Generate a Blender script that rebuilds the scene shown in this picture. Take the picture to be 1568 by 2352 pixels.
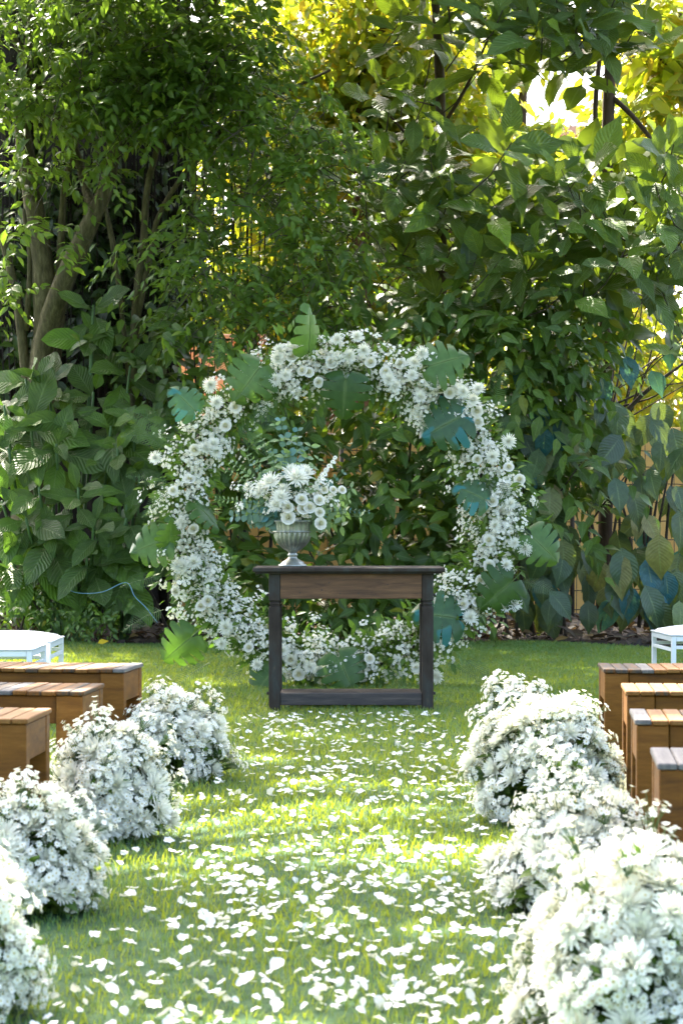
import bpy, math, random
import numpy as np
from mathutils import Vector, Matrix

random.seed(7)
rs = np.random.default_rng(11)
C = bpy.context.scene
for o in list(bpy.data.objects):
    bpy.data.objects.remove(o, do_unlink=True)
COL = C.collection

# ---------------------------------------------------------------- camera
HORIZ, FPX, CAMH, CX = 1200.0, 4573.0, 1.03, 784.0
cam_d = bpy.data.cameras.new('camera')
cam = bpy.data.objects.new('camera', cam_d)
COL.objects.link(cam)
cam.location = (0, 0, CAMH)
cam.rotation_euler = (math.radians(90), 0, 0)
cam_d.sensor_fit = 'VERTICAL'
cam_d.sensor_height = 36.0
cam_d.lens = 36.0 * FPX / 2352.0
cam_d.shift_y = 24.0 / 2352.0
cam_d.clip_end = 600
cam_d.dof.use_dof = True
cam_d.dof.focus_distance = 11.2
cam_d.dof.aperture_fstop = 8.0
C.camera = cam

# ---------------------------------------------------------------- sky, sun, exposure
SUN_EL, SUN_AZ = math.radians(50), math.radians(-24)     # azimuth clockwise from +Y
w = bpy.data.worlds.new('World')
C.world = w
w.use_nodes = True
nt = w.node_tree
bg = nt.nodes['Background']
sky = nt.nodes.new('ShaderNodeTexSky')
sky.sky_type = 'NISHITA'
sky.sun_disc = False
sky.sun_elevation = SUN_EL
sky.sun_rotation = SUN_AZ
sky.dust_density = 5.0
sky.air_density = 0.85
sky.ozone_density = 0.0
nt.links.new(sky.outputs[0], bg.inputs[0])
bg.inputs[1].default_value = 0.15
sun_d = bpy.data.lights.new('sun', 'SUN')
sun_d.energy = 5.0
sun_d.angle = math.radians(0.6)
sun_d.color = (1.0, 0.93, 0.80)
sun = bpy.data.objects.new('sun', sun_d)
COL.objects.link(sun)
to_sun = Vector((math.sin(SUN_AZ) * math.cos(SUN_EL), math.cos(SUN_AZ) * math.cos(SUN_EL), math.sin(SUN_EL)))
sun.rotation_euler = to_sun.to_track_quat('Z', 'Y').to_euler()
sun.location = (-10, 30, 40)
C.view_settings.view_transform = 'Standard'
C.view_settings.look = 'None'
C.view_settings.gamma = 1.0
C.view_settings.use_curve_mapping = False
C.view_settings.exposure = 2.8
C.render.engine = 'CYCLES'
C.cycles.max_bounces = 8
C.cycles.transmission_bounces = 6
C.cycles.diffuse_bounces = 4
C.cycles.glossy_bounces = 2

# ---------------------------------------------------------------- helpers
def W(X, Y, d):
    """world point seen at picture position X, Y (1568 x 2352) at distance d"""
    return Vector(((X - CX) * d / FPX, d, CAMH + (HORIZ - Y) * d / FPX))

def np_mesh(name, V, F, mats=(), fmat=None, uv=None, smooth=True):
    V = np.asarray(V, dtype=np.float32)
    me = bpy.data.meshes.new(name)
    me.vertices.add(len(V))
    me.vertices.foreach_set('co', V.ravel())
    if isinstance(F, np.ndarray):
        n, k = F.shape
        loops = F.ravel().astype(np.int32)
        starts = (np.arange(n) * k).astype(np.int32)
    else:
        n = len(F)
        lens = np.array([len(f) for f in F], dtype=np.int32)
        loops = np.concatenate([np.asarray(f, dtype=np.int32) for f in F])
        starts = np.concatenate([[0], np.cumsum(lens)[:-1]]).astype(np.int32)
    me.loops.add(len(loops))
    me.loops.foreach_set('vertex_index', loops)
    me.polygons.add(n)
    me.polygons.foreach_set('loop_start', starts)
    if fmat is not None:
        me.polygons.foreach_set('material_index', np.asarray(fmat, dtype=np.int32))
    if uv is not None:
        ul = me.uv_layers.new(name='uv')
        ul.data.foreach_set('uv', np.asarray(uv, dtype=np.float32)[loops].ravel())
    me.polygons.foreach_set('use_smooth', np.full(n, smooth, dtype=bool))
    for m in mats:
        me.materials.append(m)
    me.update(calc_edges=True)
    me.validate()
    return me

def link(name, me, parent=None, loc=None, mat=None, kind=None):
    o = bpy.data.objects.new(name, me)
    COL.objects.link(o)
    if parent is not None:
        o.parent = parent
    if mat is not None:
        o.matrix_basis = mat
    elif loc is not None:
        o.location = loc
    if kind:
        o['kind'] = kind
    return o

def tag(o, label, cat, group=None, kind=None):
    o['label'] = label
    o['category'] = cat
    if group: o['group'] = group
    if kind: o['kind'] = kind
    return o

def thing(name, label, cat, loc=(0, 0, 0), rz=0.0, group=None):
    o = bpy.data.objects.new(name, None)
    COL.objects.link(o)
    o.empty_display_size = 0.1
    o.location = loc
    o.rotation_euler = (0, 0, rz)
    return tag(o, label, cat, group)

class MB:
    """collects simple shapes into one mesh"""
    def __init__(s): s.V, s.F, s.M = [], [], []
    def add(s, V, F, m=0):
        b = len(s.V)
        s.V += [tuple(v) for v in V]
        for f in F:
            s.F.append([i + b for i in f]); s.M.append(m)
    def box(s, x0, x1, y0, y1, z0, z1, bev=0.0, m=0):
        if bev <= 0:
            V = [(x0,y0,z0),(x1,y0,z0),(x1,y1,z0),(x0,y1,z0),(x0,y0,z1),(x1,y0,z1),(x1,y1,z1),(x0,y1,z1)]
            F = [(0,3,2,1),(4,5,6,7),(0,1,5,4),(1,2,6,5),(2,3,7,6),(3,0,4,7)]
            s.add(V, F, m); return
        b = bev
        V = []
        for (x, sx) in ((x0,1),(x1,-1)):
            for (y, sy) in ((y0,1),(y1,-1)):
                for (z, sz) in ((z0,1),(z1,-1)):
                    V += [(x, y+sy*b, z+sz*b), (x+sx*b, y, z+sz*b), (x+sx*b, y+sy*b, z)]
        def i(a, bb, c, k): return ((a*2+bb)*2+c)*3+k
        F = []
        F.append((i(0,0,0,0), i(0,0,1,0), i(0,1,1,0), i(0,1,0,0)))
        F.append((i(1,0,0,0), i(1,1,0,0), i(1,1,1,0), i(1,0,1,0)))
        F.append((i(0,0,0,1), i(1,0,0,1), i(1,0,1,1), i(0,0,1,1)))
        F.append((i(0,1,0,1), i(0,1,1,1), i(1,1,1,1), i(1,1,0,1)))
        F.append((i(0,0,0,2), i(0,1,0,2), i(1,1,0,2), i(1,0,0,2)))
        F.append((i(0,0,1,2), i(1,0,1,2), i(1,1,1,2), i(0,1,1,2)))
        for a in (0,1):
            for bb in (0,1):
                F.append((i(a,bb,0,0), i(a,bb,0,1), i(a,bb,1,1), i(a,bb,1,0)))
        for a in (0,1):
            for c in (0,1):
                F.append((i(a,0,c,0), i(a,1,c,0), i(a,1,c,2), i(a,0,c,2)))
        for bb in (0,1):
            for c in (0,1):
                F.append((i(0,bb,c,1), i(0,bb,c,2), i(1,bb,c,2), i(1,bb,c,1)))
        for a in (0,1):
            for bb in (0,1):
                for c in (0,1):
                    F.append((i(a,bb,c,0), i(a,bb,c,1), i(a,bb,c,2)))
        s.add(V, F, m)
    def tube(s, pts, radii, sides=6, m=0, cap=True):
        V, F = tube(pts, radii, sides, cap)
        s.add(V, F, m)
    def lathe(s, prof, n=24, m=0, mod=None):
        V, F = [], []
        for (r, z) in prof:
            for k in range(n):
                a = 2*math.pi*k/n
                rr = r if mod is None else mod(r, z, a)
                V.append((rr*math.cos(a), rr*math.sin(a), z))
        for j in range(len(prof)-1):
            for k in range(n):
                k2 = (k+1) % n
                F.append((j*n+k, j*n+k2, (j+1)*n+k2, (j+1)*n+k))
        s.add(V, F, m)
    def mesh(s, name, mats, smooth=False, recalc=True):
        me = bpy.data.meshes.new(name)
        me.from_pydata(s.V, [], s.F)
        for m in mats: me.materials.append(m)
        me.polygons.foreach_set('material_index', s.M)
        me.polygons.foreach_set('use_smooth', [smooth]*len(s.F))
        if recalc:
            import bmesh
            bm = bmesh.new(); bm.from_mesh(me)
            bmesh.ops.recalc_face_normals(bm, faces=bm.faces)
            bm.to_mesh(me); bm.free()
        me.update()
        return me

def smooth_path(pts, n):
    P = [np.asarray(p, dtype=float) for p in pts]
    P = [2*P[0]-P[1]] + P + [2*P[-1]-P[-2]]
    out = []
    for i in range(1, len(P)-2):
        for k in range(n):
            t = k/n
            out.append(0.5*((2*P[i]) + (-P[i-1]+P[i+1])*t + (2*P[i-1]-5*P[i]+4*P[i+1]-P[i+2])*t*t + (-P[i-1]+3*P[i]-3*P[i+1]+P[i+2])*t**3))
    out.append(P[-2])
    return out

def tube(pts, radii, sides=6, cap=True):
    P = [np.asarray(p, dtype=float) for p in pts]
    n = len(P)
    if not hasattr(radii, '__len__'): radii = [radii]*n
    if len(radii) != n:
        radii = np.interp(np.linspace(0, 1, n), np.linspace(0, 1, len(radii)), radii)
    V, F = [], []
    ref = np.array([0.31, 0.17, 0.93])
    for i in range(n):
        t = P[min(i+1, n-1)] - P[max(i-1, 0)]
        t = t/(np.linalg.norm(t)+1e-9)
        a = np.cross(t, ref)
        if np.linalg.norm(a) < 0.15: a = np.cross(t, np.array([1.0, 0, 0]))
        a /= np.linalg.norm(a)
        b = np.cross(t, a)
        for k in range(sides):
            an = 2*math.pi*k/sides
            V.append(tuple(P[i] + radii[i]*(math.cos(an)*a + math.sin(an)*b)))
    for i in range(n-1):
        for k in range(sides):
            k2 = (k+1) % sides
            F.append((i*sides+k, i*sides+k2, (i+1)*sides+k2, (i+1)*sides+k))
    if cap:
        F.append(tuple(range(sides-1, -1, -1)))
        F.append(tuple((n-1)*sides+k for k in range(sides)))
    return V, F

def unit(a):
    return a/(np.linalg.norm(a, axis=-1, keepdims=True)+1e-9)

def frames(d, nrm):
    """matrices whose Y column is d and whose Z column is near nrm"""
    y = unit(np.asarray(d, float)); x = unit(np.cross(y, np.asarray(nrm, float)))
    z = np.cross(x, y)
    return np.stack([x, y, z], axis=-1)

def join(name, T, P, R, S, mats, smooth=True):
    """copies of template T = (V, F, uv) joined in one mesh"""
    V, F, uv = T
    N, k = len(P), len(V)
    S = np.asarray(S, float)
    if S.ndim == 1: S = np.stack([S, S, S], -1)
    VV = np.einsum('nij,nkj->nki', R, V[None]*S[:, None, :]) + P[:, None, :]
    FF = (F[None] + (np.arange(N)*k)[:, None, None]).reshape(-1, F.shape[1])
    return np_mesh(name, VV.reshape(-1, 3), FF, mats, uv=np.tile(uv, (N, 1)), smooth=smooth)

def mats_at(P, R, S, i, org=(0, 0, 0)):
    s = S[i]
    sx, sy, sz = (s, s, s) if np.ndim(s) == 0 else s
    r = R[i]
    m = Matrix(((r[0,0]*sx, r[0,1]*sy, r[0,2]*sz, P[i][0]-org[0]),
                (r[1,0]*sx, r[1,1]*sy, r[1,2]*sz, P[i][1]-org[1]),
                (r[2,0]*sx, r[2,1]*sy, r[2,2]*sz, P[i][2]-org[2]), (0, 0, 0, 1)))
    return m

# ---------------------------------------------------------------- materials
def new_mat(name):
    m = bpy.data.materials.new(name)
    m.use_nodes = True
    return m, m.node_tree, m.node_tree.nodes['Principled BSDF']

def node(nt, t, **kw):
    n = nt.nodes.new(t)
    for k, v in kw.items(): setattr(n, k, v)
    return n

def ramp(nt, fac, stops):
    r = node(nt, 'ShaderNodeValToRGB')
    el = r.color_ramp.elements
    while len(el) < len(stops): el.new(0.5)
    for e, (p, c) in zip(el, stops):
        e.position = p; e.color = (*c, 1)
    nt.links.new(fac, r.inputs[0])
    return r.outputs[0]

def leaf_mat(name, stops, trans, mix=0.35, rough=0.42, island=True, veins=0.0, spec=0.5, tr_stops=None, sky_blotch=None):
    m, nt, p = new_mat(name)
    L = nt.links.new
    if island:
        g = node(nt, 'ShaderNodeNewGeometry'); rnd = g.outputs['Random Per Island']
    else:
        g = node(nt, 'ShaderNodeObjectInfo'); rnd = g.outputs['Random']
    col = ramp(nt, rnd, stops)
    uvn = node(nt, 'ShaderNodeUVMap')
    sep = node(nt, 'ShaderNodeSeparateXYZ'); L(uvn.outputs[0], sep.inputs[0])
    ab = node(nt, 'ShaderNodeMath', operation='SUBTRACT'); L(sep.outputs[0], ab.inputs[0]); ab.inputs[1].default_value = 0.5
    aa = node(nt, 'ShaderNodeMath', operation='ABSOLUTE'); L(ab.outputs[0], aa.inputs[0])
    mid = node(nt, 'ShaderNodeMapRange'); L(aa.outputs[0], mid.inputs[0])
    mid.inputs[1].default_value = 0.0; mid.inputs[2].default_value = 0.05; mid.inputs[3].default_value = 0.45; mid.inputs[4].default_value = 0.0
    mx = node(nt, 'ShaderNodeMix', data_type='RGBA'); L(mid.outputs[0], mx.inputs[0]); L(col, mx.inputs[6])
    mx.inputs[7].default_value = (0.20, 0.28, 0.09, 1)
    base = mx.outputs[2]
    tc = node(nt, 'ShaderNodeTexCoord')
    nz = node(nt, 'ShaderNodeTexNoise'); L(tc.outputs['Object'], nz.inputs[0]); nz.inputs['Scale'].default_value = 7 if not island else 2.2
    nz.inputs['Detail'].default_value = 3
    hs = node(nt, 'ShaderNodeHueSaturation'); L(base, hs.inputs['Color'])
    mr = node(nt, 'ShaderNodeMapRange'); L(nz.outputs[0], mr.inputs[0])
    mr.inputs[1].default_value = 0.3; mr.inputs[2].default_value = 0.7; mr.inputs[3].default_value = 0.8; mr.inputs[4].default_value = 1.25
    L(mr.outputs[0], hs.inputs['Value'])
    base = hs.outputs[0]
    if sky_blotch:  # painted patches of reflected sky
        nb = node(nt, 'ShaderNodeTexNoise'); L(tc.outputs['Object'], nb.inputs[0]); nb.inputs['Scale'].default_value = sky_blotch[1]
        nb.inputs['Detail'].default_value = 1
        mb = node(nt, 'ShaderNodeMapRange'); L(nb.outputs[0], mb.inputs[0])
        mb.inputs[1].default_value = sky_blotch[2]; mb.inputs[2].default_value = sky_blotch[2]+0.04
        mm = node(nt, 'ShaderNodeMix', data_type='RGBA'); L(mb.outputs[0], mm.inputs[0]); L(base, mm.inputs[6])
        mm.inputs[7].default_value = (*sky_blotch[0], 1)
        base = mm.outputs[2]
    L(base, p.inputs['Base Color'])
    p.inputs['Roughness'].default_value = rough
    p.inputs['Specular IOR Level'].default_value = spec
    if veins:
        s1 = node(nt, 'ShaderNodeMath', operation='MULTIPLY'); L(aa.outputs[0], s1.inputs[0]); s1.inputs[1].default_value = -0.55
        s2 = node(nt, 'ShaderNodeMath', operation='ADD'); L(sep.outputs[1], s2.inputs[0]); L(s1.outputs[0], s2.inputs[1])
        s3 = node(nt, 'ShaderNodeMath', operation='MULTIPLY'); L(s2.outputs[0], s3.inputs[0]); s3.inputs[1].default_value = 75.0
        s4 = node(nt, 'ShaderNodeMath', operation='SINE'); L(s3.outputs[0], s4.inputs[0])
        s5 = node(nt, 'ShaderNodeMath', operation='MULTIPLY'); L(mid.outputs[0], s5.inputs[0]); s5.inputs[1].default_value = -3.0
        s6 = node(nt, 'ShaderNodeMath', operation='ADD'); L(s4.outputs[0], s6.inputs[0]); L(s5.outputs[0], s6.inputs[1])
        bp = node(nt, 'ShaderNodeBump'); L(s6.outputs[0], bp.inputs['Height'])
        bp.inputs['Strength'].default_value = veins; bp.inputs['Distance'].default_value = 0.006
        L(bp.outputs[0], p.inputs['Normal'])
    if mix > 0:
        tr = node(nt, 'ShaderNodeBsdfTranslucent')
        if tr_stops: L(ramp(nt, rnd, tr_stops), tr.inputs[0])
        else: tr.inputs[0].default_value = (*trans, 1)
        ms = node(nt, 'ShaderNodeMixShader'); ms.inputs[0].default_value = mix
        L(p.outputs[0], ms.inputs[1]); L(tr.outputs[0], ms.inputs[2])
        L(ms.outputs[0], nt.nodes['Material Output'].inputs[0])
    return m

def flower_mat(name, c, trans, mix=0.3):
    m, nt, p = new_mat(name)
    p.inputs['Base Color'].default_value = (*c, 1)
    p.inputs['Roughness'].default_value = 0.7
    p.inputs['Specular IOR Level'].default_value = 0.2
    tr = node(nt, 'ShaderNodeBsdfTranslucent'); tr.inputs[0].default_value = (*trans, 1)
    ms = node(nt, 'ShaderNodeMixShader'); ms.inputs[0].default_value = mix
    nt.links.new(p.outputs[0], ms.inputs[1]); nt.links.new(tr.outputs[0], ms.inputs[2])
    nt.links.new(ms.outputs[0], nt.nodes['Material Output'].inputs[0])
    return m

def noise_mat(name, stops, scale=(5, 5, 5), detail=6, rough=0.8, bump=0.3, dist=0.01, coord='Object', rnd=0.0, spec=0.3, metal=0.0, distortion=0.0):
    m, nt, p = new_mat(name)
    L = nt.links.new
    tc = node(nt, 'ShaderNodeTexCoord')
    mp = node(nt, 'ShaderNodeMapping'); L(tc.outputs[coord], mp.inputs[0]); mp.inputs['Scale'].default_value = scale
    if rnd:
        oi = node(nt, 'ShaderNodeObjectInfo')
        ml = node(nt, 'ShaderNodeMath', operation='MULTIPLY'); L(oi.outputs['Random'], ml.inputs[0]); ml.inputs[1].default_value = 37.0
        cb = node(nt, 'ShaderNodeCombineXYZ')
        for k in range(3): L(ml.outputs[0], cb.inputs[k])
        L(cb.outputs[0], mp.inputs['Location'])
    nz = node(nt, 'ShaderNodeTexNoise'); L(mp.outputs[0], nz.inputs[0]); nz.inputs['Scale'].default_value = 1.0
    nz.inputs['Detail'].default_value = detail; nz.inputs['Roughness'].default_value = 0.65; nz.inputs['Distortion'].default_value = distortion
    fac = nz.outputs[0]
    if rnd:
        a = node(nt, 'ShaderNodeMath', operation='MULTIPLY_ADD'); L(oi.outputs['Random'], a.inputs[0]); a.inputs[1].default_value = rnd
        a.inputs[2].default_value = -rnd/2
        b = node(nt, 'ShaderNodeMath', operation='ADD'); L(fac, b.inputs[0]); L(a.outputs[0], b.inputs[1]); fac = b.outputs[0]
    L(ramp(nt, fac, stops), p.inputs['Base Color'])
    p.inputs['Roughness'].default_value = rough
    p.inputs['Specular IOR Level'].default_value = spec
    p.inputs['Metallic'].default_value = metal
    if bump:
        bp = node(nt, 'ShaderNodeBump'); L(nz.outputs[0], bp.inputs['Height'])
        bp.inputs['Strength'].default_value = bump; bp.inputs['Distance'].default_value = dist
        L(bp.outputs[0], p.inputs['Normal'])
    return m

G = {}
G['small'] = leaf_mat('small_leaf', [(0, (0.044, 0.083, 0.0115)), (0.5, (0.070, 0.132, 0.0155)), (0.93, (0.0925, 0.1542, 0.0148)), (1, (0.1718, 0.2203, 0.0169))], (0.23, 0.38, 0.03), 0.38, 0.4, spec=0.32)
G['medium'] = leaf_mat('medium_leaf', [(0, (0.034, 0.068, 0.0105)), (0.6, (0.055, 0.11, 0.015)), (0.95, (0.0925, 0.1542, 0.0126)), (1, (0.2115, 0.1873, 0.0126))], (0.2, 0.33, 0.02), 0.22, 0.4, spec=0.32)
G['medium_one'] = leaf_mat('medium_leaf_single', [(0, (0.034, 0.068, 0.0105)), (0.6, (0.055, 0.11, 0.015)), (0.95, (0.0925, 0.1542, 0.0126)), (1, (0.2115, 0.1873, 0.0126))], (0.2, 0.33, 0.02), 0.2, 0.4, island=False, veins=0.3, spec=0.32)
G['large'] = leaf_mat('large_leaf', [(0, (0.0496, 0.0864, 0.0149)), (0.6, (0.0732, 0.1274, 0.0198)), (0.93, (0.1121, 0.1890, 0.0223)), (1, (0.1718, 0.2644, 0.0169))], (0.26, 0.38, 0.02), 0.24, 0.45, island=False, veins=0.55, spec=0.32)
G['large_join'] = leaf_mat('large_leaf_joined', [(0, (0.0396, 0.0727, 0.0118)), (0.6, (0.0595, 0.1102, 0.0160)), (1, (0.1057, 0.1652, 0.0169))], (0.26, 0.36, 0.02), 0.3, 0.4, island=True, spec=0.32)
G['left'] = leaf_mat('broad_shrub_leaf', [(0, (0.0396, 0.0771, 0.0110)), (0.7, (0.0661, 0.1233, 0.0152)), (0.95, (0.0925, 0.1763, 0.0148)), (1, (0.1322, 0.2754, 0.0126))], (0.16, 0.32, 0.03), 0.25, 0.5, spec=0.4, island=False, veins=0.5)
G['heart'] = leaf_mat('heart_leaf', [(0, (0.028, 0.055, 0.026)), (0.65, (0.042, 0.085, 0.032)), (0.8, (0.08, 0.14, 0.03)), (0.92, (0.15, 0.16, 0.045)), (1, (0.26, 0.2, 0.07))], (0.2, 0.27, 0.02), 0.18, 0.42, island=False, veins=0.22)
G['sky_tint'] = leaf_mat('sky_tint_leaf', [(0, (0.03, 0.09, 0.085)), (1, (0.04, 0.12, 0.12))], (0.1, 0.25, 0.08), 0.2, 0.35, island=False, veins=0.2, sky_blotch=((0.022, 0.11, 0.125), 3.0, 0.56), spec=0.3)  # blue sky reflection painted into the leaf colour
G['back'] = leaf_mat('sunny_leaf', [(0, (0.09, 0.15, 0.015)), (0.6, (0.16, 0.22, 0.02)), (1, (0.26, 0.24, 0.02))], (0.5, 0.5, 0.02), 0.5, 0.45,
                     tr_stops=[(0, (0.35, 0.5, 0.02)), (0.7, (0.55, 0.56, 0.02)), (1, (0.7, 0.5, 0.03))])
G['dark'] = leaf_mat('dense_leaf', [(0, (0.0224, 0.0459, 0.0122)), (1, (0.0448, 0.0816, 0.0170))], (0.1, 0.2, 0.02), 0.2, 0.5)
G['grass'] = leaf_mat('grass_blade', [(0, (0.030, 0.10, 0.030)), (0.5, (0.049, 0.145, 0.042)), (0.88, (0.085, 0.18, 0.052)), (1, (0.19, 0.20, 0.085))], (0.40, 0.48, 0.02), 0.33, 0.5, spec=0.3)
G['filler'] = leaf_mat('arch_foliage', [(0, (0.0396, 0.0826, 0.0093)), (0.6, (0.0727, 0.1322, 0.0126)), (1, (0.1322, 0.2093, 0.0169))], (0.15, 0.3, 0.03), 0.28, 0.45, spec=0.32)
G['fern'] = leaf_mat('fern_leaf', [(0, (0.04, 0.085, 0.03)), (1, (0.06, 0.12, 0.045))], (0.12, 0.24, 0.04), 0.25, 0.5, island=False)
G['euc'] = leaf_mat('eucalyptus_leaf', [(0, (0.06, 0.13, 0.09)), (0.5, (0.085, 0.16, 0.10)), (1, (0.05, 0.17, 0.17))], (0.1, 0.2, 0.1), 0.2, 0.5)
G['mon'] = leaf_mat('monstera_green', [(0, (0.026, 0.065, 0.015)), (1, (0.042, 0.092, 0.02))], (0.15, 0.32, 0.03), 0.25, 0.35, island=False, spec=0.3)
G['mon_light'] = leaf_mat('monstera_light', [(0, (0.046, 0.105, 0.026)), (1, (0.065, 0.13, 0.03))], (0.18, 0.34, 0.03), 0.2, 0.35, island=False, spec=0.3)
G['mon_sky_tint'] = leaf_mat('monstera_sky_tint', [(0, (0.03, 0.078, 0.03)), (1, (0.04, 0.09, 0.034))], (0.12, 0.3, 0.1), 0.2, 0.33, island=False, sky_blotch=((0.022, 0.15, 0.14), 2.2, 0.56), spec=0.3)  # sky reflection on the glossy monstera put into its base colour
WHITE = flower_mat('white_petal', (0.85, 0.85, 0.75), (0.8, 0.81, 0.62), 0.3)
CREAM = flower_mat('cream_petal', (0.74, 0.72, 0.48), (0.62, 0.6, 0.3), 0.28)
IVORY = flower_mat('ivory_petal', (0.80, 0.79, 0.68), (0.7, 0.69, 0.5), 0.28)
YELLOW = flower_mat('yellow_centre', (0.55, 0.42, 0.05), (0.5, 0.4, 0.05), 0.1)
PETAL = flower_mat('loose_petal', (0.76, 0.77, 0.71), (0.66, 0.67, 0.52), 0.25)
STEM = noise_mat('green_stem', [(0.3, (0.05, 0.1, 0.03)), (0.7, (0.09, 0.16, 0.05))], (20, 20, 20), rough=0.6, bump=0)
BARK = noise_mat('olive_bark', [(0.3, (0.045, 0.039, 0.016)), (0.5, (0.088, 0.076, 0.03)), (0.7, (0.16, 0.14, 0.065))], (24, 24, 8), rough=0.9, bump=0.9, dist=0.03)
BARK2 = noise_mat('brown_bark', [(0.3, (0.045, 0.03, 0.018)), (0.6, (0.09, 0.06, 0.035)), (0.75, (0.14, 0.11, 0.075))], (14, 14, 4), rough=0.9, bump=0.8, dist=0.02)
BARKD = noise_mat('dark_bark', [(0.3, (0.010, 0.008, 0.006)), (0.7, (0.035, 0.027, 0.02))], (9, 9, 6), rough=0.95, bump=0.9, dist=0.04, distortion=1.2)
TWIG = noise_mat('twig_bark', [(0.3, (0.03, 0.025, 0.018)), (0.7, (0.09, 0.07, 0.05))], (30, 30, 30), rough=0.9, bump=0.3)
BENCH = noise_mat('bench_wood', [(0.18, (0.035, 0.032, 0.03)), (0.3, (0.07, 0.048, 0.028)), (0.42, (0.115, 0.045, 0.007)), (0.58, (0.16, 0.066, 0.010)), (0.8, (0.2, 0.098, 0.024))], (60, 4, 14), rough=0.55, bump=0.25, dist=0.004, rnd=0.55, spec=0.25)
BENCHS = noise_mat('bench_side_wood', [(0.25, (0.06, 0.024, 0.004)), (0.42, (0.12, 0.047, 0.005)), (0.6, (0.16, 0.065, 0.007)), (0.8, (0.22, 0.10, 0.018))], (7, 14, 40), rough=0.55, bump=0.25, dist=0.004, rnd=0.2, spec=0.22)
TDARK = noise_mat('worn_dark_paint', [(0.3, (0.024, 0.018, 0.013)), (0.52, (0.042, 0.033, 0.024)), (0.66, (0.045, 0.048, 0.04)), (0.76, (0.13, 0.085, 0.05))], (16, 16, 5), rough=0.75, bump=0.5, dist=0.005, rnd=0.15, spec=0.18)
TBROWN = noise_mat('worn_brown_wood', [(0.25, (0.03, 0.022, 0.016)), (0.4, (0.085, 0.044, 0.02)), (0.6, (0.15, 0.078, 0.034)), (0.78, (0.23, 0.135, 0.06))], (4, 20, 34), rough=0.65, bump=0.5, dist=0.004, distortion=0.6)
TSHELF = noise_mat('worn_grey_wood', [(0.3, (0.03, 0.03, 0.03)), (0.55, (0.07, 0.06, 0.05)), (0.75, (0.13, 0.11, 0.09))], (5, 20, 40), rough=0.7, bump=0.5, dist=0.004)
SILVER = noise_mat('tarnished_silver', [(0.3, (0.22, 0.23, 0.19)), (0.6, (0.36, 0.38, 0.33)), (0.8, (0.5, 0.52, 0.48))], (30, 30, 30), rough=0.42, bump=0.3, dist=0.002, metal=0.85)
STOOLP = noise_mat('white_stool_paint', [(0.3, (0.72, 0.76, 0.75)), (0.7, (0.8, 0.82, 0.81))], (6, 6, 6), rough=0.45, bump=0.05, dist=0.003)
STOOLC = noise_mat('white_leatherette', [(0.3, (0.76, 0.79, 0.79)), (0.7, (0.82, 0.83, 0.83))], (8, 8, 8), rough=0.38, bump=0.15, dist=0.01)
WALLM = noise_mat('ochre_plaster', [(0.25, (0.6, 0.34, 0.10)), (0.5, (0.78, 0.46, 0.14)), (0.75, (0.82, 0.54, 0.2))], (1.6, 1.6, 1.6), detail=8, rough=0.9, bump=0.4, dist=0.02)
BRICKM = noise_mat('pink_plaster', [(0.3, (0.5, 0.27, 0.17)), (0.7, (0.62, 0.38, 0.26))], (2, 2, 2), rough=0.9, bump=0.3)
WIRE = noise_mat('rusty_wire', [(0.3, (0.03, 0.025, 0.02)), (0.7, (0.08, 0.06, 0.045))], (30, 30, 30), rough=0.7, bump=0)
SOIL = noise_mat('dark_soil', [(0.3, (0.012, 0.009, 0.007)), (0.55, (0.028, 0.021, 0.016)), (0.75, (0.05, 0.038, 0.03))], (9, 9, 9), detail=10, rough=0.95, bump=1.0, dist=0.04)
TURF = noise_mat('turf', [(0.3, (0.02, 0.045, 0.012)), (0.55, (0.03, 0.072, 0.022)), (0.75, (0.052, 0.10, 0.03))], (14, 14, 14), detail=10, rough=0.95, bump=0.6, dist=0.02)
LITTER = leaf_mat('dry_leaf', [(0, (0.018, 0.013, 0.009)), (0.5, (0.045, 0.03, 0.018)), (0.88, (0.085, 0.058, 0.034)), (1, (0.2, 0.13, 0.03))], (0.2, 0.12, 0.04), 0.1, 0.7)
YLEAF = flower_mat('yellow_leaf', (0.5, 0.36, 0.02), (0.5, 0.4, 0.02), 0.2)
HOUSEW = noise_mat('white_render', [(0.3, (0.76, 0.75, 0.72)), (0.7, (0.82, 0.81, 0.79))], (1, 1, 1), rough=0.9, bump=0.1)
GLASSD = noise_mat('dark_glass', [(0.3, (0.05, 0.06, 0.07)), (0.7, (0.1, 0.11, 0.12))], (1, 1, 1), rough=0.1, bump=0, spec=0.6)
RIBBON = noise_mat('blue_ribbon', [(0.3, (0.10, 0.2, 0.24)), (0.7, (0.2, 0.34, 0.4))], (10, 10, 10), rough=0.6, bump=0)

# ---------------------------------------------------------------- leaf templates (unit length along +Y, normal +Z)
def leaf_template(width=0.42, rows=6, cols=4, peak=0.5, fold=0.18, droop=0.25, tip=1.0, wave=0.02, heart=0.0, seed=0, base=0.85):
    r = random.Random(seed)
    V, uv = [], []
    for j in range(rows+1):
        t = j/rows
        e = math.log(0.5)/math.log(peak)
        s = math.sin(math.pi*(t**e))
        hw = 0.5*width*max(0.015, s)**(base if t < peak else tip)
        y0 = t
        for i in range(cols+1):
            u = i/cols*2-1
            x = u*hw
            z = fold*abs(x) - droop*t*t + wave*math.sin(j*2.1+u*2)*abs(u)
            yy = y0 - heart*abs(u)*max(0, 0.35-t)*1.2
            V.append((x, yy, z)); uv.append((i/cols, t))
    F = []
    for j in range(rows):
        for i in range(cols):
            a = j*(cols+1)+i
            F.append((a, a+1, a+cols+2, a+cols+1))
    return np.array(V), np.array(F), np.array(uv)

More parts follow.
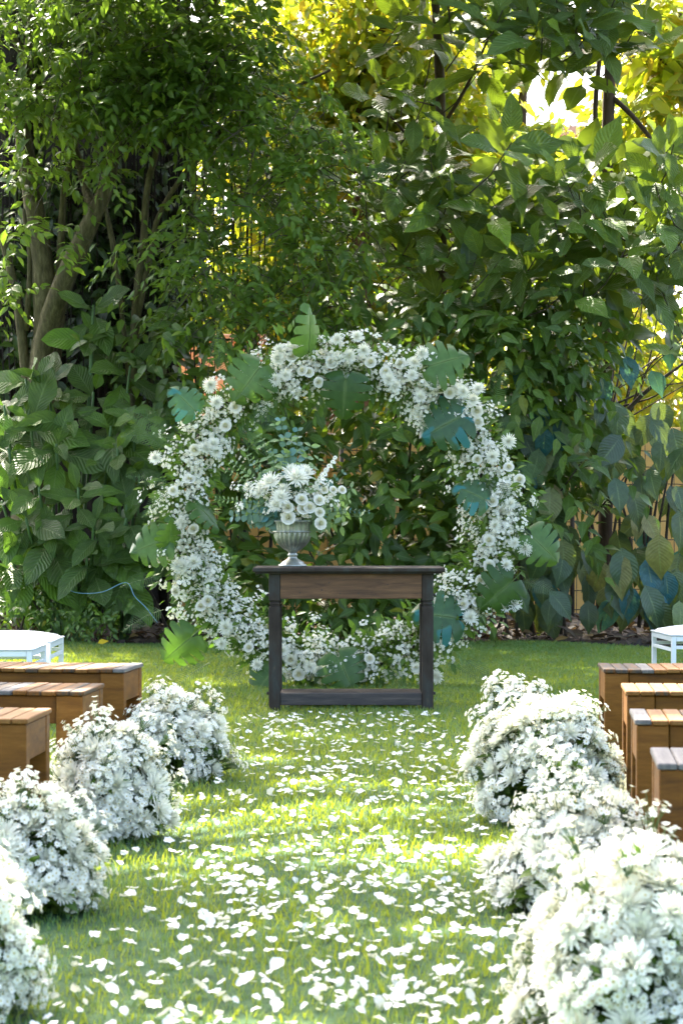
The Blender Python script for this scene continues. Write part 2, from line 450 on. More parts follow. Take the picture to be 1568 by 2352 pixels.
T_SMALL = leaf_template(0.42, 2, 2, 0.45, 0.25, 0.15)
T_SMALL4 = leaf_template(0.44, 3, 2, 0.45, 0.3, 0.25)
T_MED = leaf_template(0.46, 4, 2, 0.42, 0.25, 0.28, tip=1.25)
T_BIG = [leaf_template(0.50, 7, 4, 0.56, 0.2, 0.30, wave=0.03, seed=1), leaf_template(0.46, 7, 4, 0.54, 0.3, 0.5, wave=0.04, seed=2),
         leaf_template(0.52, 7, 4, 0.58, 0.1, 0.12, wave=0.03, seed=3)]
T_HEART = leaf_template(0.72, 7, 4, 0.36, 0.15, 0.3, tip=1.35, wave=0.03, heart=0.5)
T_ROUND = leaf_template(0.85, 4, 2, 0.5, 0.1, 0.05)

def mesh_of(name, T, mat):
    return np_mesh(name, T[0], T[1], [mat], uv=T[2])

# ================================================================ SETTING
def sheet(name, x0, x1, y0, y1, z, mat, nx=2, ny=2, edge=None):
    V, F = [], []
    for j in range(ny+1):
        for i in range(nx+1):
            x = x0+(x1-x0)*i/nx; y = y0+(y1-y0)*j/ny
            if edge and j == ny: y += edge(x)
            V.append((x, y, z))
    for j in range(ny):
        for i in range(nx):
            a = j*(nx+1)+i
            F.append((a, a+1, a+nx+2, a+nx+1))
    o = link(name, np_mesh(name, np.array(V), np.array(F), [mat]))
    o['kind'] = 'structure'
    return o
lawn_edge = lambda x: 0.35*math.sin(x*1.3+0.6) + 0.15*math.sin(x*4.1) - 0.10*x
sheet('ground', -150, 150, -60, 300, -0.008, SOIL, 6, 8)
sheet('planting_bed', -9, 9, 15.5, 21.9, -0.004, SOIL, 20, 8)
sheet('lawn', -9, 9, -4, 17.0, 0.0, TURF, 90, 20, lawn_edge)

# grass blades: one mass of real blades
def grass():
    pts = []
    def area(n, y0, y1, half):
        y = np.sqrt(rs.uniform(y0*y0, y1*y1, n)) if y0 > 0 else rs.uniform(y0, y1, n)
        x = rs.uniform(-1, 1, n)*half(y)
        pts.append(np.stack([x, y], -1))
    area(230000, 3.6, 17.6, lambda y: 0.185*y+0.2)
    area(30000, 3.0, 17.6, lambda y: 0.3*y+1.2)
    P = np.concatenate(pts)
    keep = P[:, 1] < 17.0 + np.array([lawn_edge(x) for x in P[:, 0]]) + rs.normal(0, 0.07, len(P))
    P = P[keep]
    n = len(P)
    d = P[:, 1]
    h = rs.uniform(0.014, 0.034, n)*(1+0.25*np.sin(P[:, 0]*5+P[:, 1]*3))
    wd = rs.uniform(0.0014, 0.0026, n)*(0.6+0.085*d)
    az = rs.uniform(0, 2*math.pi, n); lean = rs.uniform(0.1, 0.95, n)*h*1.1
    dx, dy = np.cos(az), np.sin(az)
    face = az + math.pi/2 + rs.normal(0, 0.5, n)
    sx, sy = np.cos(face)*wd, np.sin(face)*wd
    b = np.stack([P[:, 0], P[:, 1], np.full(n, -0.002)], -1)
    side = np.stack([sx, sy, np.zeros(n)], -1)
    m = b + np.stack([dx*lean*0.35, dy*lean*0.35, h*0.6], -1)
    t = b + np.stack([dx*lean, dy*lean, h], -1)
    V = np.stack([b-side, b+side, m+side*0.75, m-side*0.75, t+side*0.12, t-side*0.12], 1).reshape(-1, 3)
    F = np.array([[0, 1, 2, 3], [3, 2, 4, 5]])
    FF = (F[None]+(np.arange(n)*6)[:, None, None]).reshape(-1, 4)
    uv = np.tile(np.array([[0.2, 0], [0.8, 0], [0.8, .6], [0.2, .6], [0.7, 1], [0.3, 1]]), (n, 1))
    o = link('grass', np_mesh('grass', V, FF, [G['grass']], uv=uv))
    tag(o, 'short lawn grass covering the aisle and garden', 'grass', kind='stuff')
grass()

# leaf litter on the bed
def litter():
    n = 3200
    x = rs.uniform(-5, 5, n); y = rs.uniform(16.7, 21.4, n)
    P = np.stack([x, y, rs.uniform(0.0, 0.06, n)], -1)
    dirs = np.stack([rs.normal(0, 1, n), rs.normal(0, 1, n), rs.normal(0, 0.35, n)], -1)
    nr = np.stack([rs.normal(0, 0.5, n), rs.normal(-0.2, 0.5, n), np.ones(n)], -1)
    keep = y > 16.95 + np.array([lawn_edge(a) for a in x])
    o = link('leaf_litter', join('leaf_litter', T_SMALL4, P[keep], frames(dirs, nr)[keep], rs.uniform(0.08, 0.2, n)[keep], [LITTER]))
    tag(o, 'dry brown leaves strewn on the dark soil bed', 'leaf litter', kind='stuff')
litter()

# ---------------------------------------------------------------- boundary wall, wire fence, far house
def boundary():
    t = thing('garden_wall', 'ochre plastered garden wall behind the hedge', 'wall', (0, 22.2, 0))
    m = MB(); m.box(-9, 9, 0, 0.2, -0.05, 2.02, 0.01); link('wall_panel', m.mesh('wall_panel', [WALLM]), t)
    m = MB(); m.box(-9, 9, -0.03, 0.23, 2.022, 2.09, 0.01); link('coping', m.mesh('coping', [WALLM]), t)
    for x in np.arange(-8, 8.1, 2.0):
        m = MB(); m.box(x-0.11, x+0.11, -0.06, -0.002, -0.05, 2.0, 0.01); link('pilaster', m.mesh('pilaster', [WALLM]), t)
    t = thing('pink_wall', 'pinkish plaster wall glimpsed between stems left of the arch', 'wall', (W(455, 0, 23.5).x, 23.5, 0))
    m = MB(); m.box(-0.75, 0.75, 0, 0.2, 0, 3.15, 0.01); link('wall_panel', m.mesh('wall_panel', [BRICKM]), t)
    m = MB(); m.box(-0.8, 0.8, -0.05, 0.25, 3.152, 3.25, 0.01); link('coping', m.mesh('coping', [BRICKM]), t)
    t = thing('wire_fence', 'rusty wire mesh fence in front of the ochre wall', 'fence', (0, 21.6, 0))
    for x in np.arange(-7.5, 7.6, 2.5):
        m = MB(); m.tube([(x, 0, -0.1), (x, 0, 2.1)], 0.025, 8); link('post', m.mesh('post', [WIRE], True), t)
    m = MB()
    for k in range(11):
        z = 0.1+k*0.19
        m.tube([(x, 0.01*math.sin(x*3+k), z+0.02*math.sin(x*2.1+k)) for x in np.arange(-7.5, 7.6, 0.5)], 0.006, 3)
    for x in np.arange(-7.5, 7.5, 0.15):
        m.tube([(x+0.01*math.sin(x*9), -0.005, 0), (x, -0.005, 1), (x+0.02*math.sin(x*7), -0.005, 2.05)], 0.005, 3)
    o = link('wire_mesh', m.mesh('wire_mesh', [WIRE]), t); o['kind'] = 'stuff'
    d = 46
    a = W(1250, 255, d); b = W(1500, 900, d)
    t = thing('apartment_house', 'pale house with stacked ledges seen through the leaves', 'house', (a.x, d, 0))
    wdt = b.x-a.x
    m = MB(); m.box(0, wdt, 0, 6, 0, a.z-0.6, 0); link('wall', m.mesh('wall', [HOUSEW]), t)
    m = MB(); m.box(-0.3, wdt+0.3, -0.3, 6.3, a.z-0.598, a.z-0.4, 0); link('roof', m.mesh('roof', [BRICKM]), t)
    for k in range(3):
        z = a.z-1.7-k*2.9
        m = MB(); m.box(-0.2, wdt+0.2, -0.7, -0.003, z, z+0.16, 0); bo = link('balcony', m.mesh('balcony', [BRICKM]), t)
        m = MB()
        for q in range(4): m.box(-0.2, wdt+0.2, -0.69, -0.66, z+0.3+q*0.17, z+0.34+q*0.17)
        link('railing', m.mesh('railing', [HOUSEW]), bo)
        for q in range(2):
            x = 0.3+q*1.25
            m = MB(); m.box(x, x+0.9, -0.03, -0.002, z-1.6, z-0.25); wi = link('window', m.mesh('window', [HOUSEW]), t)
            m = MB(); m.box(x+0.07, x+0.83, -0.034, -0.031, z-1.53, z-0.32); link('pane', m.mesh('pane', [GLASSD]), wi)
boundary()

# ================================================================ PLANTS
def ell_sample(n, ells, drange):
    """points inside picture ellipses (X, Y, rx, ry, weight) at distances drange"""
    wts = np.array([e[4] for e in ells], float); wts /= wts.sum()
    idx = rs.choice(len(ells), n, p=wts)
    E = np.array([e[:4] for e in ells], float)[idx]
    r = np.sqrt(rs.uniform(0, 1, n)); a = rs.uniform(0, 2*math.pi, n)
    X = E[:, 0]+E[:, 2]*r*np.cos(a); Y = E[:, 1]+E[:, 3]*r*np.sin(a)
    d = rs.uniform(drange[0], drange[1], n)
    return np.stack([(X-CX)*d/FPX, d, CAMH+(HORIZ-Y)*d/FPX], -1)

def twig_leaves(B, L=0.5, k=11, lmin=0.09, lmax=0.15, down=0.4, out=(0, -0.5, 0)):
    """leaves set alternately along drooping twigs that start at the points B"""
    n = len(B)
    D = unit(rs.normal(0, 1, (n, 3))*np.array([1, 0.7, 0.6])+np.array(out))
    Ps, Ds, Ns, Ss = [], [], [], []
    tl = rs.uniform(0.6, 1.2, n)*L
    side0 = unit(np.cross(D, np.array([0, 0, 1.0])+rs.normal(0, 0.4, (n, 3))))
    for i in range(k):
        t = (i+0.5)/k
        p = B + D*(tl*t)[:, None] + np.array([0, 0, -1.0])*(down*tl*t*t)[:, None]
        sgn = 1 if i % 2 else -1
        dd = unit(D*0.55 + side0*sgn*rs.uniform(0.5, 0.95, n)[:, None] + np.array([0, 0, -0.45])*rs.uniform(0.2, 1.5, n)[:, None] + rs.normal(0, 0.18, (n, 3)))
        nn = np.array([0, -0.55, 0.8]) + rs.normal(0, 0.42, (n, 3))
        Ps.append(p); Ds.append(dd); Ns.append(nn); Ss.append(rs.uniform(lmin, lmax, n)*(1-0.3*t))
    P, D2, N2, S = np.concatenate(Ps), np.concatenate(Ds), np.concatenate(Ns), np.concatenate(Ss)
    return P, frames(D2, N2), S

def twig_stems(B, n, L, mb, rad=0.006):
    for b in B[:n]:
        d = np.array([random.gauss(0, .6), random.gauss(0, .4), random.uniform(-1, -0.2)])*L
        mb.tube([b, b+d*0.5+np.array([0, 0, .05]), b+d], [rad, rad*.6, rad*.3], 3, cap=False)

def limb(mb, pts, radii, n=4, sides=9, rough=0.0):
    P = smooth_path(pts, n)
    R = np.interp(np.linspace(0, 1, len(P)), np.linspace(0, 1, len(radii)), radii)
    if rough: R = R*(1+rough*np.array([random.uniform(-1, 1) for _ in P]))
    mb.tube(P, list(R), sides)

def local(P, org): return P-np.array(org)

# ---- forked tree at the left with olive bark
def left_tree():
    org = W(60, 1420, 18.3); org.z = 0
    t = thing('forked_tree', 'small leaved tree with thick olive trunk forking at upper left', 'tree', org)
    q = lambda X, Y, d=18.3: np.array(W(X, Y, d))-np.array(org)
    m = MB()
    limb(m, [q(62, 1425), q(72, 1200), q(88, 980), q(105, 820), q(122, 720)], [.30, .19, .16, .145, .12], sides=14, rough=.05)
    link('trunk', m.mesh('trunk', [BARK], True), t)
    m = MB()
    limb(m, [q(92, 900, 18.1), q(112, 760, 18.1), q(150, 640, 18.0), q(200, 530, 17.9), q(245, 430, 17.9), q(268, 345, 17.9), q(340, 200, 17.9), q(420, 60), q(470, -250)], [.12, .11, .095, .085, .07, .055, .045, .035, .02], sides=10, rough=.05)
    limb(m, [q(215, 500, 17.9), q(190, 400), q(150, 290), q(80, 180), q(20, 60)], [.05, .045, .04, .035, .03])
    link('limb', m.mesh('limb', [BARK], True), t)
    m = MB()
    limb(m, [q(108, 780), q(98, 600), q(72, 430), q(50, 250), q(75, 60), q(90, -200)], [.12, .10, .085, .07, .05, .03], sides=10, rough=.05)
    limb(m, [q(82, 1000), q(60, 850), q(40, 690), q(10, 560), q(-30, 400)], [.07, .05, .04, .035, .02])
    limb(m, [q(135, 700), q(140, 560), q(150, 420), q(175, 330), q(190, 200)], [.04, .035, .03, .025, .02])
    limb(m, [q(60, 760), q(70, 600), q(55, 480)], [.03, .025, .02])
    limb(m, [q(235, 470, 17.9), q(228, 380), q(225, 300)], [.03, .025, .02])
    limb(m, [q(240, 470, 17.9), q(262, 560), q(285, 700)], [.02, .018, .012])
    link('limb', m.mesh('limb', [BARK], True), t)
    ells = [(150, 110, 330, 160, 5), (380, 90, 260, 170, 4), (110, 250, 170, 50, .8), (80, 400, 80, 40, .3), (330, 240, 130, 80, 1.3),
            (95, 540, 90, 30, .25), (170, 610, 60, 20, .12), (10, 660, 40, 40, .15), (500, 220, 140, 130, 2.0), (270, 390, 50, 40, .12)]
    B = np.concatenate([ell_sample(760, ells, (17.0, 18.4)), ell_sample(1300, [(100, -520, 560, 520, 1), (430, -500, 480, 520, 1)], (16.4, 19.5))])
    P, R, S = twig_leaves(B, 0.5, 11, .1, .17)
    o = link('crown', join('crown', T_SMALL4, local(P, org), R, S, [G['small']]), t); o['kind'] = 'stuff'
    m = MB(); twig_stems(local(B, org), 420, .5, m); link('twigs', m.mesh('twigs', [TWIG]), t, kind='stuff')
left_tree()

# ---- drooping fine-leaved tree in the middle
def middle_tree():
    org = W(312, 1420, 17.9); org.z = 0
    t = thing('slender_tree', 'fine leaved tree on slim grey stems drooping over the left of the arch', 'tree', org)
    q = lambda X, Y, d=17.9: np.array(W(X, Y, d))-np.array(org)
    for pts, rad in (([q(312, 1425), q(308, 1000), q(312, 720), q(330, 560), q(345, 400), q(420, 180), q(520, -60)], [.05, .045, .04, .035, .03, .025, .02]),
                     ([q(314, 740), q(345, 590), q(372, 480), q(480, 330), q(600, 240), q(760, 160)], [.03, .028, .025, .02, .018, .012]),
                     ([q(300, 900), q(270, 640), q(240, 470)], [.022, .02, .015]),
                     ([q(310, 1000), q(345, 900), q(350, 860)], [.02, .018, .012])):
        m = MB(); limb(m, pts, rad, sides=7); link('stem', m.mesh('stem', [BARK], True), t)
    ells = [(620, 330, 190, 170, 5), (730, 420, 140, 170, 4), (600, 520, 200, 130, 4), (760, 600, 130, 120, 3.2), (520, 660, 160, 90, 2.5), (680, 690, 170, 80, 3),
            (520, 200, 120, 80, 1.6), (420, 570, 80, 90, .8), (440, 740, 110, 60, 1), (840, 560, 70, 160, 1.2), (640, 780, 160, 50, 1.2), (300, 590, 50, 50, .3)]
    B = np.concatenate([ell_sample(470, ells, (16.6, 18.2)), ell_sample(700, [(620, -560, 380, 480, 1)], (16.4, 19))])
    P, R, S = twig_leaves(B, 0.5, 12, .09, .15, down=0.55)
    o = link('crown', join('crown', T_SMALL4, local(P, org), R, S, [G['small']]), t); o['kind'] = 'stuff'
    m = MB(); twig_stems(local(B, org), 350, .5, m); link('twigs', m.mesh('twigs', [TWIG]), t, kind='stuff')
middle_tree()

# ---- banyan with hanging roots in the dark
def banyan():
    org = W(250, 1420, 19.9); org.z = 0
    t = thing('banyan_tree', 'dark banyan trunk with a curtain of thin hanging roots', 'tree', org)
    q = lambda X, Y, d=19.9: np.array(W(X, Y, d))-np.array(org)
    for k, (X, r) in enumerate(((150, .3), (225, .34), (290, .3), (20, .26), (385, .12), (345, .2))):
        m = MB()
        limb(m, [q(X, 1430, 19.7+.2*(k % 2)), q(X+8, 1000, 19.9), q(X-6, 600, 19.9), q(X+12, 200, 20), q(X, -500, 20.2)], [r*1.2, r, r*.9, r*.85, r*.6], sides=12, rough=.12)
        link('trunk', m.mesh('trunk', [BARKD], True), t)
    for k in range(150):
        X = random.choice([random.uniform(130, 420), random.uniform(130, 420), random.uniform(300, 640), random.uniform(-40, 60)])
        y0 = random.uniform(150, 420); y1 = random.uniform(650, 1150); d = random.uniform(18.7, 19.6)
        m = MB()
        m.tube([q(X, y0, d), q(X+random.uniform(-6, 6), (y0+y1)/2, d), q(X+random.uniform(-9, 9), y1, d)], [.012, .009, .005], 3, cap=False)
        link('aerial_root', m.mesh('aerial_root', [BARKD]), t)
    ells = [(150, 200, 330, 300, 3), (180, 900, 220, 160, .7), (270, 260, 230, 260, 2.0), (190, 620, 200, 300, 1.7), (330, 900, 110, 200, .4), (120, 1000, 260, 200, 1.3), (60, 1250, 260, 160, 1.2), (300, -300, 500, 350, 3)]
    B = np.concatenate([ell_sample(1500, ells, (20.2, 21.3)), ell_sample(210, [(330, 620, 140, 250, 1.4), (0, 700, 60, 280, 1), (190, 480, 150, 160, 1), (210, 760, 60, 160, .5)], (18.9, 19.5))])
    P, R, S = twig_leaves(B, 0.6, 10, .16, .27)
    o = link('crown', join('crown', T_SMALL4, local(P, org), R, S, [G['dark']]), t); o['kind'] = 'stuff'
banyan()

# ---- plants with large single leaves in whorls
def whorl(pos, axis, n, length, spread=(0.45, 1.25), dmin=0.6):
    axis = unit(np.array(axis, float))
    a = unit(np.cross(axis, np.array([0.3, 0.2, 1.0]) if abs(axis[2]) < 0.9 else np.array([1.0, 0, 0])))
    b = np.cross(axis, a)
    P, D, N, S = [], [], [], []
    ph = random.uniform(0, 6.28)
    for i in range(n):
        an = ph + i*2.4
        tilt = spread[0] + (spread[1]-spread[0])*(i/max(1, n-1)) + random.gauss(0, .1)
        rad = math.cos(an)*a+math.sin(an)*b
        dd = math.cos(tilt)*axis + math.sin(tilt)*rad + np.array([0, 0, -0.15-0.15*tilt])
        nn = -math.sin(tilt)*(-axis) - math.cos(tilt)*rad*0.9
        nn = nn + np.array([0, -0.45, 0.5])
        P.append(np.array(pos)-axis*0.04*i+rad*0.03); D.append(dd); N.append(nn)
        S.append(length*random.uniform(dmin, 1.1)*(0.55 if i == 0 else (0.75 if i == 1 else 1.0)))
    return P, D, N, S

def leafy(t, org, tips, matkey, join_key=None, limit=290, templates=T_BIG, stems=None, stem_mat=TWIG, wfac=1.0, extra=None):
    P, D, N, S = [], [], [], []
    for tp in tips:
        a, b, c, d_ = whorl(*tp)
        P += a; D += b; N += c; S += d_
    P, D, N, S = np.array(P), np.array(D), np.array(N), np.array(S)
    N = N + rs.normal(0, .12, N.shape)
    R = frames(D, N)
    Pl = local(P, org)
    S3 = np.stack([S*rs.uniform(.85, 1.15, len(S))*wfac, S, S], -1)
    mes = [mesh_of('leaf', T, G[matkey]) for T in templates]
    order = np.argsort(P[:, 1])
    for i in order[:limit]:
        link('leaf', random.choice(mes), t, mat=mats_at(Pl, R, S3, i))
    rest = order[limit:]
    if len(rest):
        o = link('foliage', join('foliage', templates[0], Pl[rest], R[rest], S3[rest], [G[join_key or matkey]]), t); o['kind'] = 'stuff'
    return P

def big_tree(name, label, base, trunk, branches, ells, n, d_rng, length, seed, upper=None, nleaf=(6, 8), matkey='large', axis_up=0.5):
    random.seed(seed)
    org = W(base[0], 1420, base[1]); org.z = 0
    t = thing(name, label, 'tree', org)
    for pts, rad in trunk:
        m = MB(); limb(m, [np.array(W(X, Y, d))-np.array(org) for X, Y, d in pts], rad, sides=9, rough=.06)
        link('trunk', m.mesh('trunk', [BARK2], True), t)
    for pts, rad in branches:
        m = MB(); limb(m, [np.array(W(X, Y, d))-np.array(org) for X, Y, d in pts], rad, sides=6)
        link('branch', m.mesh('branch', [BARK2], True), t)
    B = ell_sample(n, ells, d_rng)
    # keep whorls apart
    kept = []
    for b in B:
        if all((b[0]-k[0])**2+((b[1]-k[1])*.6)**2+(b[2]-k[2])**2 > (length*.45)**2 for k in kept): kept.append(b)
    tips = [(b, (random.gauss(0, .45), -random.uniform(.25, .8), random.gauss(axis_up, .3)), random.randint(*nleaf), length*random.uniform(.8, 1.1)) for b in kept]
    m = MB()
    for b in kept:
        l = np.array(b)-np.array(org)
        e = l+np.array([random.gauss(0, .2), random.uniform(.15, .6), -random.uniform(.15, .45)])
        m.tube([l, (l+e)/2+np.array([0, 0, -.06]), e], [.005, .006, .008], 4, cap=False)
    link('twigs', m.mesh('twigs', [TWIG]), t, kind='stuff')
    if upper:
        U = ell_sample(upper[1], upper[0], upper[2])
        tips += [((u[0], u[1], u[2]), (random.gauss(0, .5), random.gauss(-.2, .5), random.uniform(.2, 1)), 8, length*1.15) for u in U]
        # upper crown goes last: give it the far end of the order by a separate joined part
    main = tips[:len(kept)]
    leafy(t, org, main, matkey, 'large_join')
    if upper:
        P, D, N, S = [], [], [], []
        for tp in tips[len(kept):]:
            a, b, c, d_ = whorl(*tp); P += a; D += b; N += c; S += d_
        P, D, N, S = map(np.array, (P, D, N, S))
        o = link('crown', join('crown', T_BIG[0], local(P, org), frames(D, N), S, [G['large_join']]), t); o['kind'] = 'stuff'
    return t

big_tree('broad_leaved_tree', 'broad leaved tree on a thin dark trunk right of the picture centre', (1010, 18.0),
         [([(1012, 1425, 18.1), (1014, 900, 18.1), (1012, 430, 18.1), (1008, 150, 18.1), (985, -200, 18.2)], [.055, .05, .05, .045, .03])],
         [([(1012, 420, 18.1), (950, 330, 17.9), (890, 260, 17.7)], [.02, .016, .01]), ([(1012, 540, 18.1), (1090, 460, 17.8), (1150, 400, 17.6)], [.02, .016, .01]),
          ([(1010, 300, 18.1), (1070, 200, 17.8), (1120, 90, 17.6)], [.02, .016, .01]), ([(1012, 700, 18.1), (960, 640, 17.8), (900, 560, 17.6)], [.02, .016, .01])],
         [(1000, 80, 150, 90, 1.5), (930, 280, 100, 110, 1.7), (1080, 250, 100, 110, 1.3), (930, 460, 120, 110, 2), (1090, 470, 130, 110, 2), (980, 620, 110, 90, 1.6), (1060, 60, 160, 90, 1.4)],
         66, (16.9, 18.3), .42, 21, ([(1000, -610, 400, 480, 1)], 170, (16.4, 19.3)))
big_tree('broad_leaved_tree', 'grey branched broad leaved tree with leaf rosettes along the right edge', (1392, 17.8),
         [([(1385, 1425, 18.3), (1392, 1000, 18.2), (1388, 600, 18.1), (1395, 300, 18.0), (1402, 60, 18.0), (1400, -250, 18.0)], [.075, .065, .06, .055, .05, .035])],
         [([(1370, 330, 17.9), (1366, 250, 17.9), (1378, 120, 17.95), (1398, 60, 18)], [.022, .024, .024, .026]),
          ([(1395, 215, 18), (1450, 265, 17.9), (1500, 330, 17.8), (1560, 440, 17.7)], [.026, .024, .02, .015]),
          ([(1388, 620, 18.1), (1372, 540, 17.7), (1374, 440, 17.5)], [.022, .02, .016]), ([(1388, 640, 18.1), (1440, 560, 17.7), (1410, 480, 17.6)], [.02, .018, .014]),
          ([(1388, 520, 18.1), (1300, 430, 17.7), (1240, 400, 17.6)], [.02, .018, .014])],
         [(1380, 470, 160, 110, 2.4), (1230, 420, 130, 110, 1.8), (1330, 580, 170, 80, 2), (1180, 560, 120, 90, 1.5), (1510, 520, 90, 120, 1.4), (1530, 700, 80, 90, 1), (1390, 10, 130, 80, 1.3), (1260, 50, 120, 70, 1.3), (1530, 330, 60, 60, .6), (1330, 200, 120, 90, .5)],
         118, (16.4, 17.9), .45, 22, ([(1430, -610, 380, 460, 1)], 150, (16.4, 19.3)))

# ---- large shrubs at the left foot of the hedge
def broad_shrub(name, label, X, d, tips, length, seed, matkey='left'):
    random.seed(seed)
    org = W(X, 1420, d); org.z = 0
    t = thing(name, label, 'shrub', org, group='broad leaved shrubs at the left of the hedge')
    tp = []
    for (px, py, dd, n) in tips:
        p = np.array(W(px, py, dd))
        tp.append((p, (random.gauss(0, .25), -random.uniform(.5, 1.0), random.uniform(.35, .8)), n, length*random.uniform(.85, 1.12), (0.5, 1.75)))
        m = MB(); l = p-np.array(org)
        limb(m, [np.array([l[0]*.3, 0, 0]), np.array([l[0]*.75, (l[1])*.5+.1, l[2]*.55]), l], [.018, .015, .011], sides=6)
        link('stem', m.mesh('stem', [STEM], True), t)
    leafy(t, org, tp, matkey)
broad_shrub('broad_leaf_shrub', 'tallest broad leaved shrub, leaf rosettes up the left trunk', 130, 17.6,
            [(115, 880, 17.5, 9), (70, 960, 17.3, 9), (165, 960, 17.3, 9), (20, 1030, 17.2, 8), (215, 900, 17.6, 7), (130, 1020, 17.2, 9), (215, 700, 17.8, 7), (215, 760, 17.8, 7), (300, 840, 17.6, 7), (60, 870, 17.5, 9), (10, 930, 17.4, 8), (255, 980, 17.3, 9)], .48, 31)
broad_shrub('broad_leaf_shrub', 'broad leaved shrub with pale sunny leaf tips behind the left stools', 160, 17.1,
            [(180, 1120, 16.8, 11), (60, 1190, 16.9, 9), (120, 1230, 16.9, 9), (215, 1200, 16.8, 9), (30, 1290, 17.0, 8), (150, 1310, 17.0, 7), (250, 1250, 16.9, 9), (90, 1120, 16.9, 9), (200, 1280, 16.8, 9), (80, 1290, 16.9, 8), (5, 1150, 17.0, 9), (290, 1190, 16.9, 8)], .48, 32)
broad_shrub('broad_leaf_shrub', 'broad leaved shrub tucked against the left side of the arch', 280, 17.3,
            [(270, 1030, 17.1, 9), (320, 1090, 17.2, 7), (290, 1160, 17.0, 8), (310, 960, 17.3, 6), (285, 1300, 16.9, 8), (320, 1230, 17.1, 7), (235, 1370, 17.0, 5)], .40, 33)

# ---- bushes behind the arch
def bush(name, label, X, d, ells, n, lmin, lmax, seed, dr, k=9, T=T_MED, indiv=260, stems=10, group='bushes behind the flower arch'):
    random.seed(seed)
    org = W(X, 1420, d); org.z = 0
    t = thing(name, label, 'bush', org, group=group)
    B = ell_sample(n, ells, dr)
    P, R, S = twig_leaves(B, lmax*3.0, k, lmin, lmax, down=.45, out=(0, -.6, -.1))
    Pl = local(P, org)
    order = np.argsort(P[:, 1])
    me = mesh_of('leaf', T, G['medium_one'])
    for i in order[:indiv]:
        link('leaf', me, t, mat=mats_at(Pl, R, S, i))
    r = order[indiv:]
    o = link('foliage', join('foliage', T, Pl[r], R[r], S[r], [G['medium']]), t); o['kind'] = 'stuff'
    for q in range(stems):
        l = Pl[random.randrange(len(Pl))]
        m = MB(); x0 = l[0]*.5+random.gauss(0, .12)
        limb(m, [np.array([x0, random.uniform(-.1, .3), 0]), np.array([x0*.6+l[0]*.4+random.gauss(0, .08), .15, l[2]*.55]), l+np.array([0, .1, 0])], [.016, .012, .006], sides=5)
        link('stem', m.mesh('stem', [TWIG], True), t)
bush('leafy_bush', 'dense pointed leaf bush to the right above the arch', 1200, 17.6,
     [(1200, 780, 150, 110, 3), (1290, 720, 130, 80, 2), (1180, 930, 110, 130, 2.4), (1280, 900, 110, 110, 1.6), (1290, 1060, 90, 110, 1.4), (1080, 700, 120, 70, 1.6), (1230, 1180, 70, 90, .8)], 215, .16, .25, 41, (16.7, 17.9))
bush('leafy_bush', 'dark bush seen through the top of the arch ring', 870, 17.9,
     [(830, 760, 180, 90, 2), (960, 780, 130, 80, 1.6), (900, 960, 160, 70, 2), (1000, 1010, 70, 120, 1.3), (720, 960, 120, 70, 1), (960, 900, 120, 80, 1.4)], 120, .17, .27, 42, (17.3, 18.4))
bush('leafy_bush', 'dark bush low behind the table and urn', 900, 17.6,
     [(930, 1150, 100, 90, 1.3), (960, 1290, 120, 80, 1.5), (860, 1370, 120, 50, 1.3), (700, 1380, 90, 50, .8), (560, 1290, 80, 110, 1.2), (1020, 1180, 60, 130, 1.2), (880, 1060, 60, 60, .7), (790, 1180, 60, 80, .8)], 165, .17, .28, 43, (17.1, 18.2))
bush('leafy_bush', 'bush filling the left inside of the arch ring', 560, 17.7,
     [(540, 1080, 80, 130, 1.6), (600, 950, 90, 80, 1.2), (470, 900, 110, 110, 1.5), (410, 800, 100, 80, 1), (500, 1220, 70, 80, .8), (390, 1010, 60, 100, .7)], 110, .17, .27, 44, (17.0, 18.2))
bush('low_plant', 'small leaved ground plant at the foot of the left shrubs', 70, 16.9,
     [(60, 1390, 110, 45, 2), (190, 1410, 80, 30, 1), (250, 1400, 60, 30, .6)], 90, .05, .09, 45, (16.6, 17.3), 9, T_SMALL4, 0, 4, None)
bush('low_plant', 'low dark plant on the soil in the middle of the bed', 800, 17.3,
     [(800, 1420, 90, 25, 2), (680, 1430, 70, 20, 1), (930, 1425, 70, 22, 1)], 70, .06, .12, 46, (17.0, 17.8), 8, T_SMALL4, 0, 4, None)

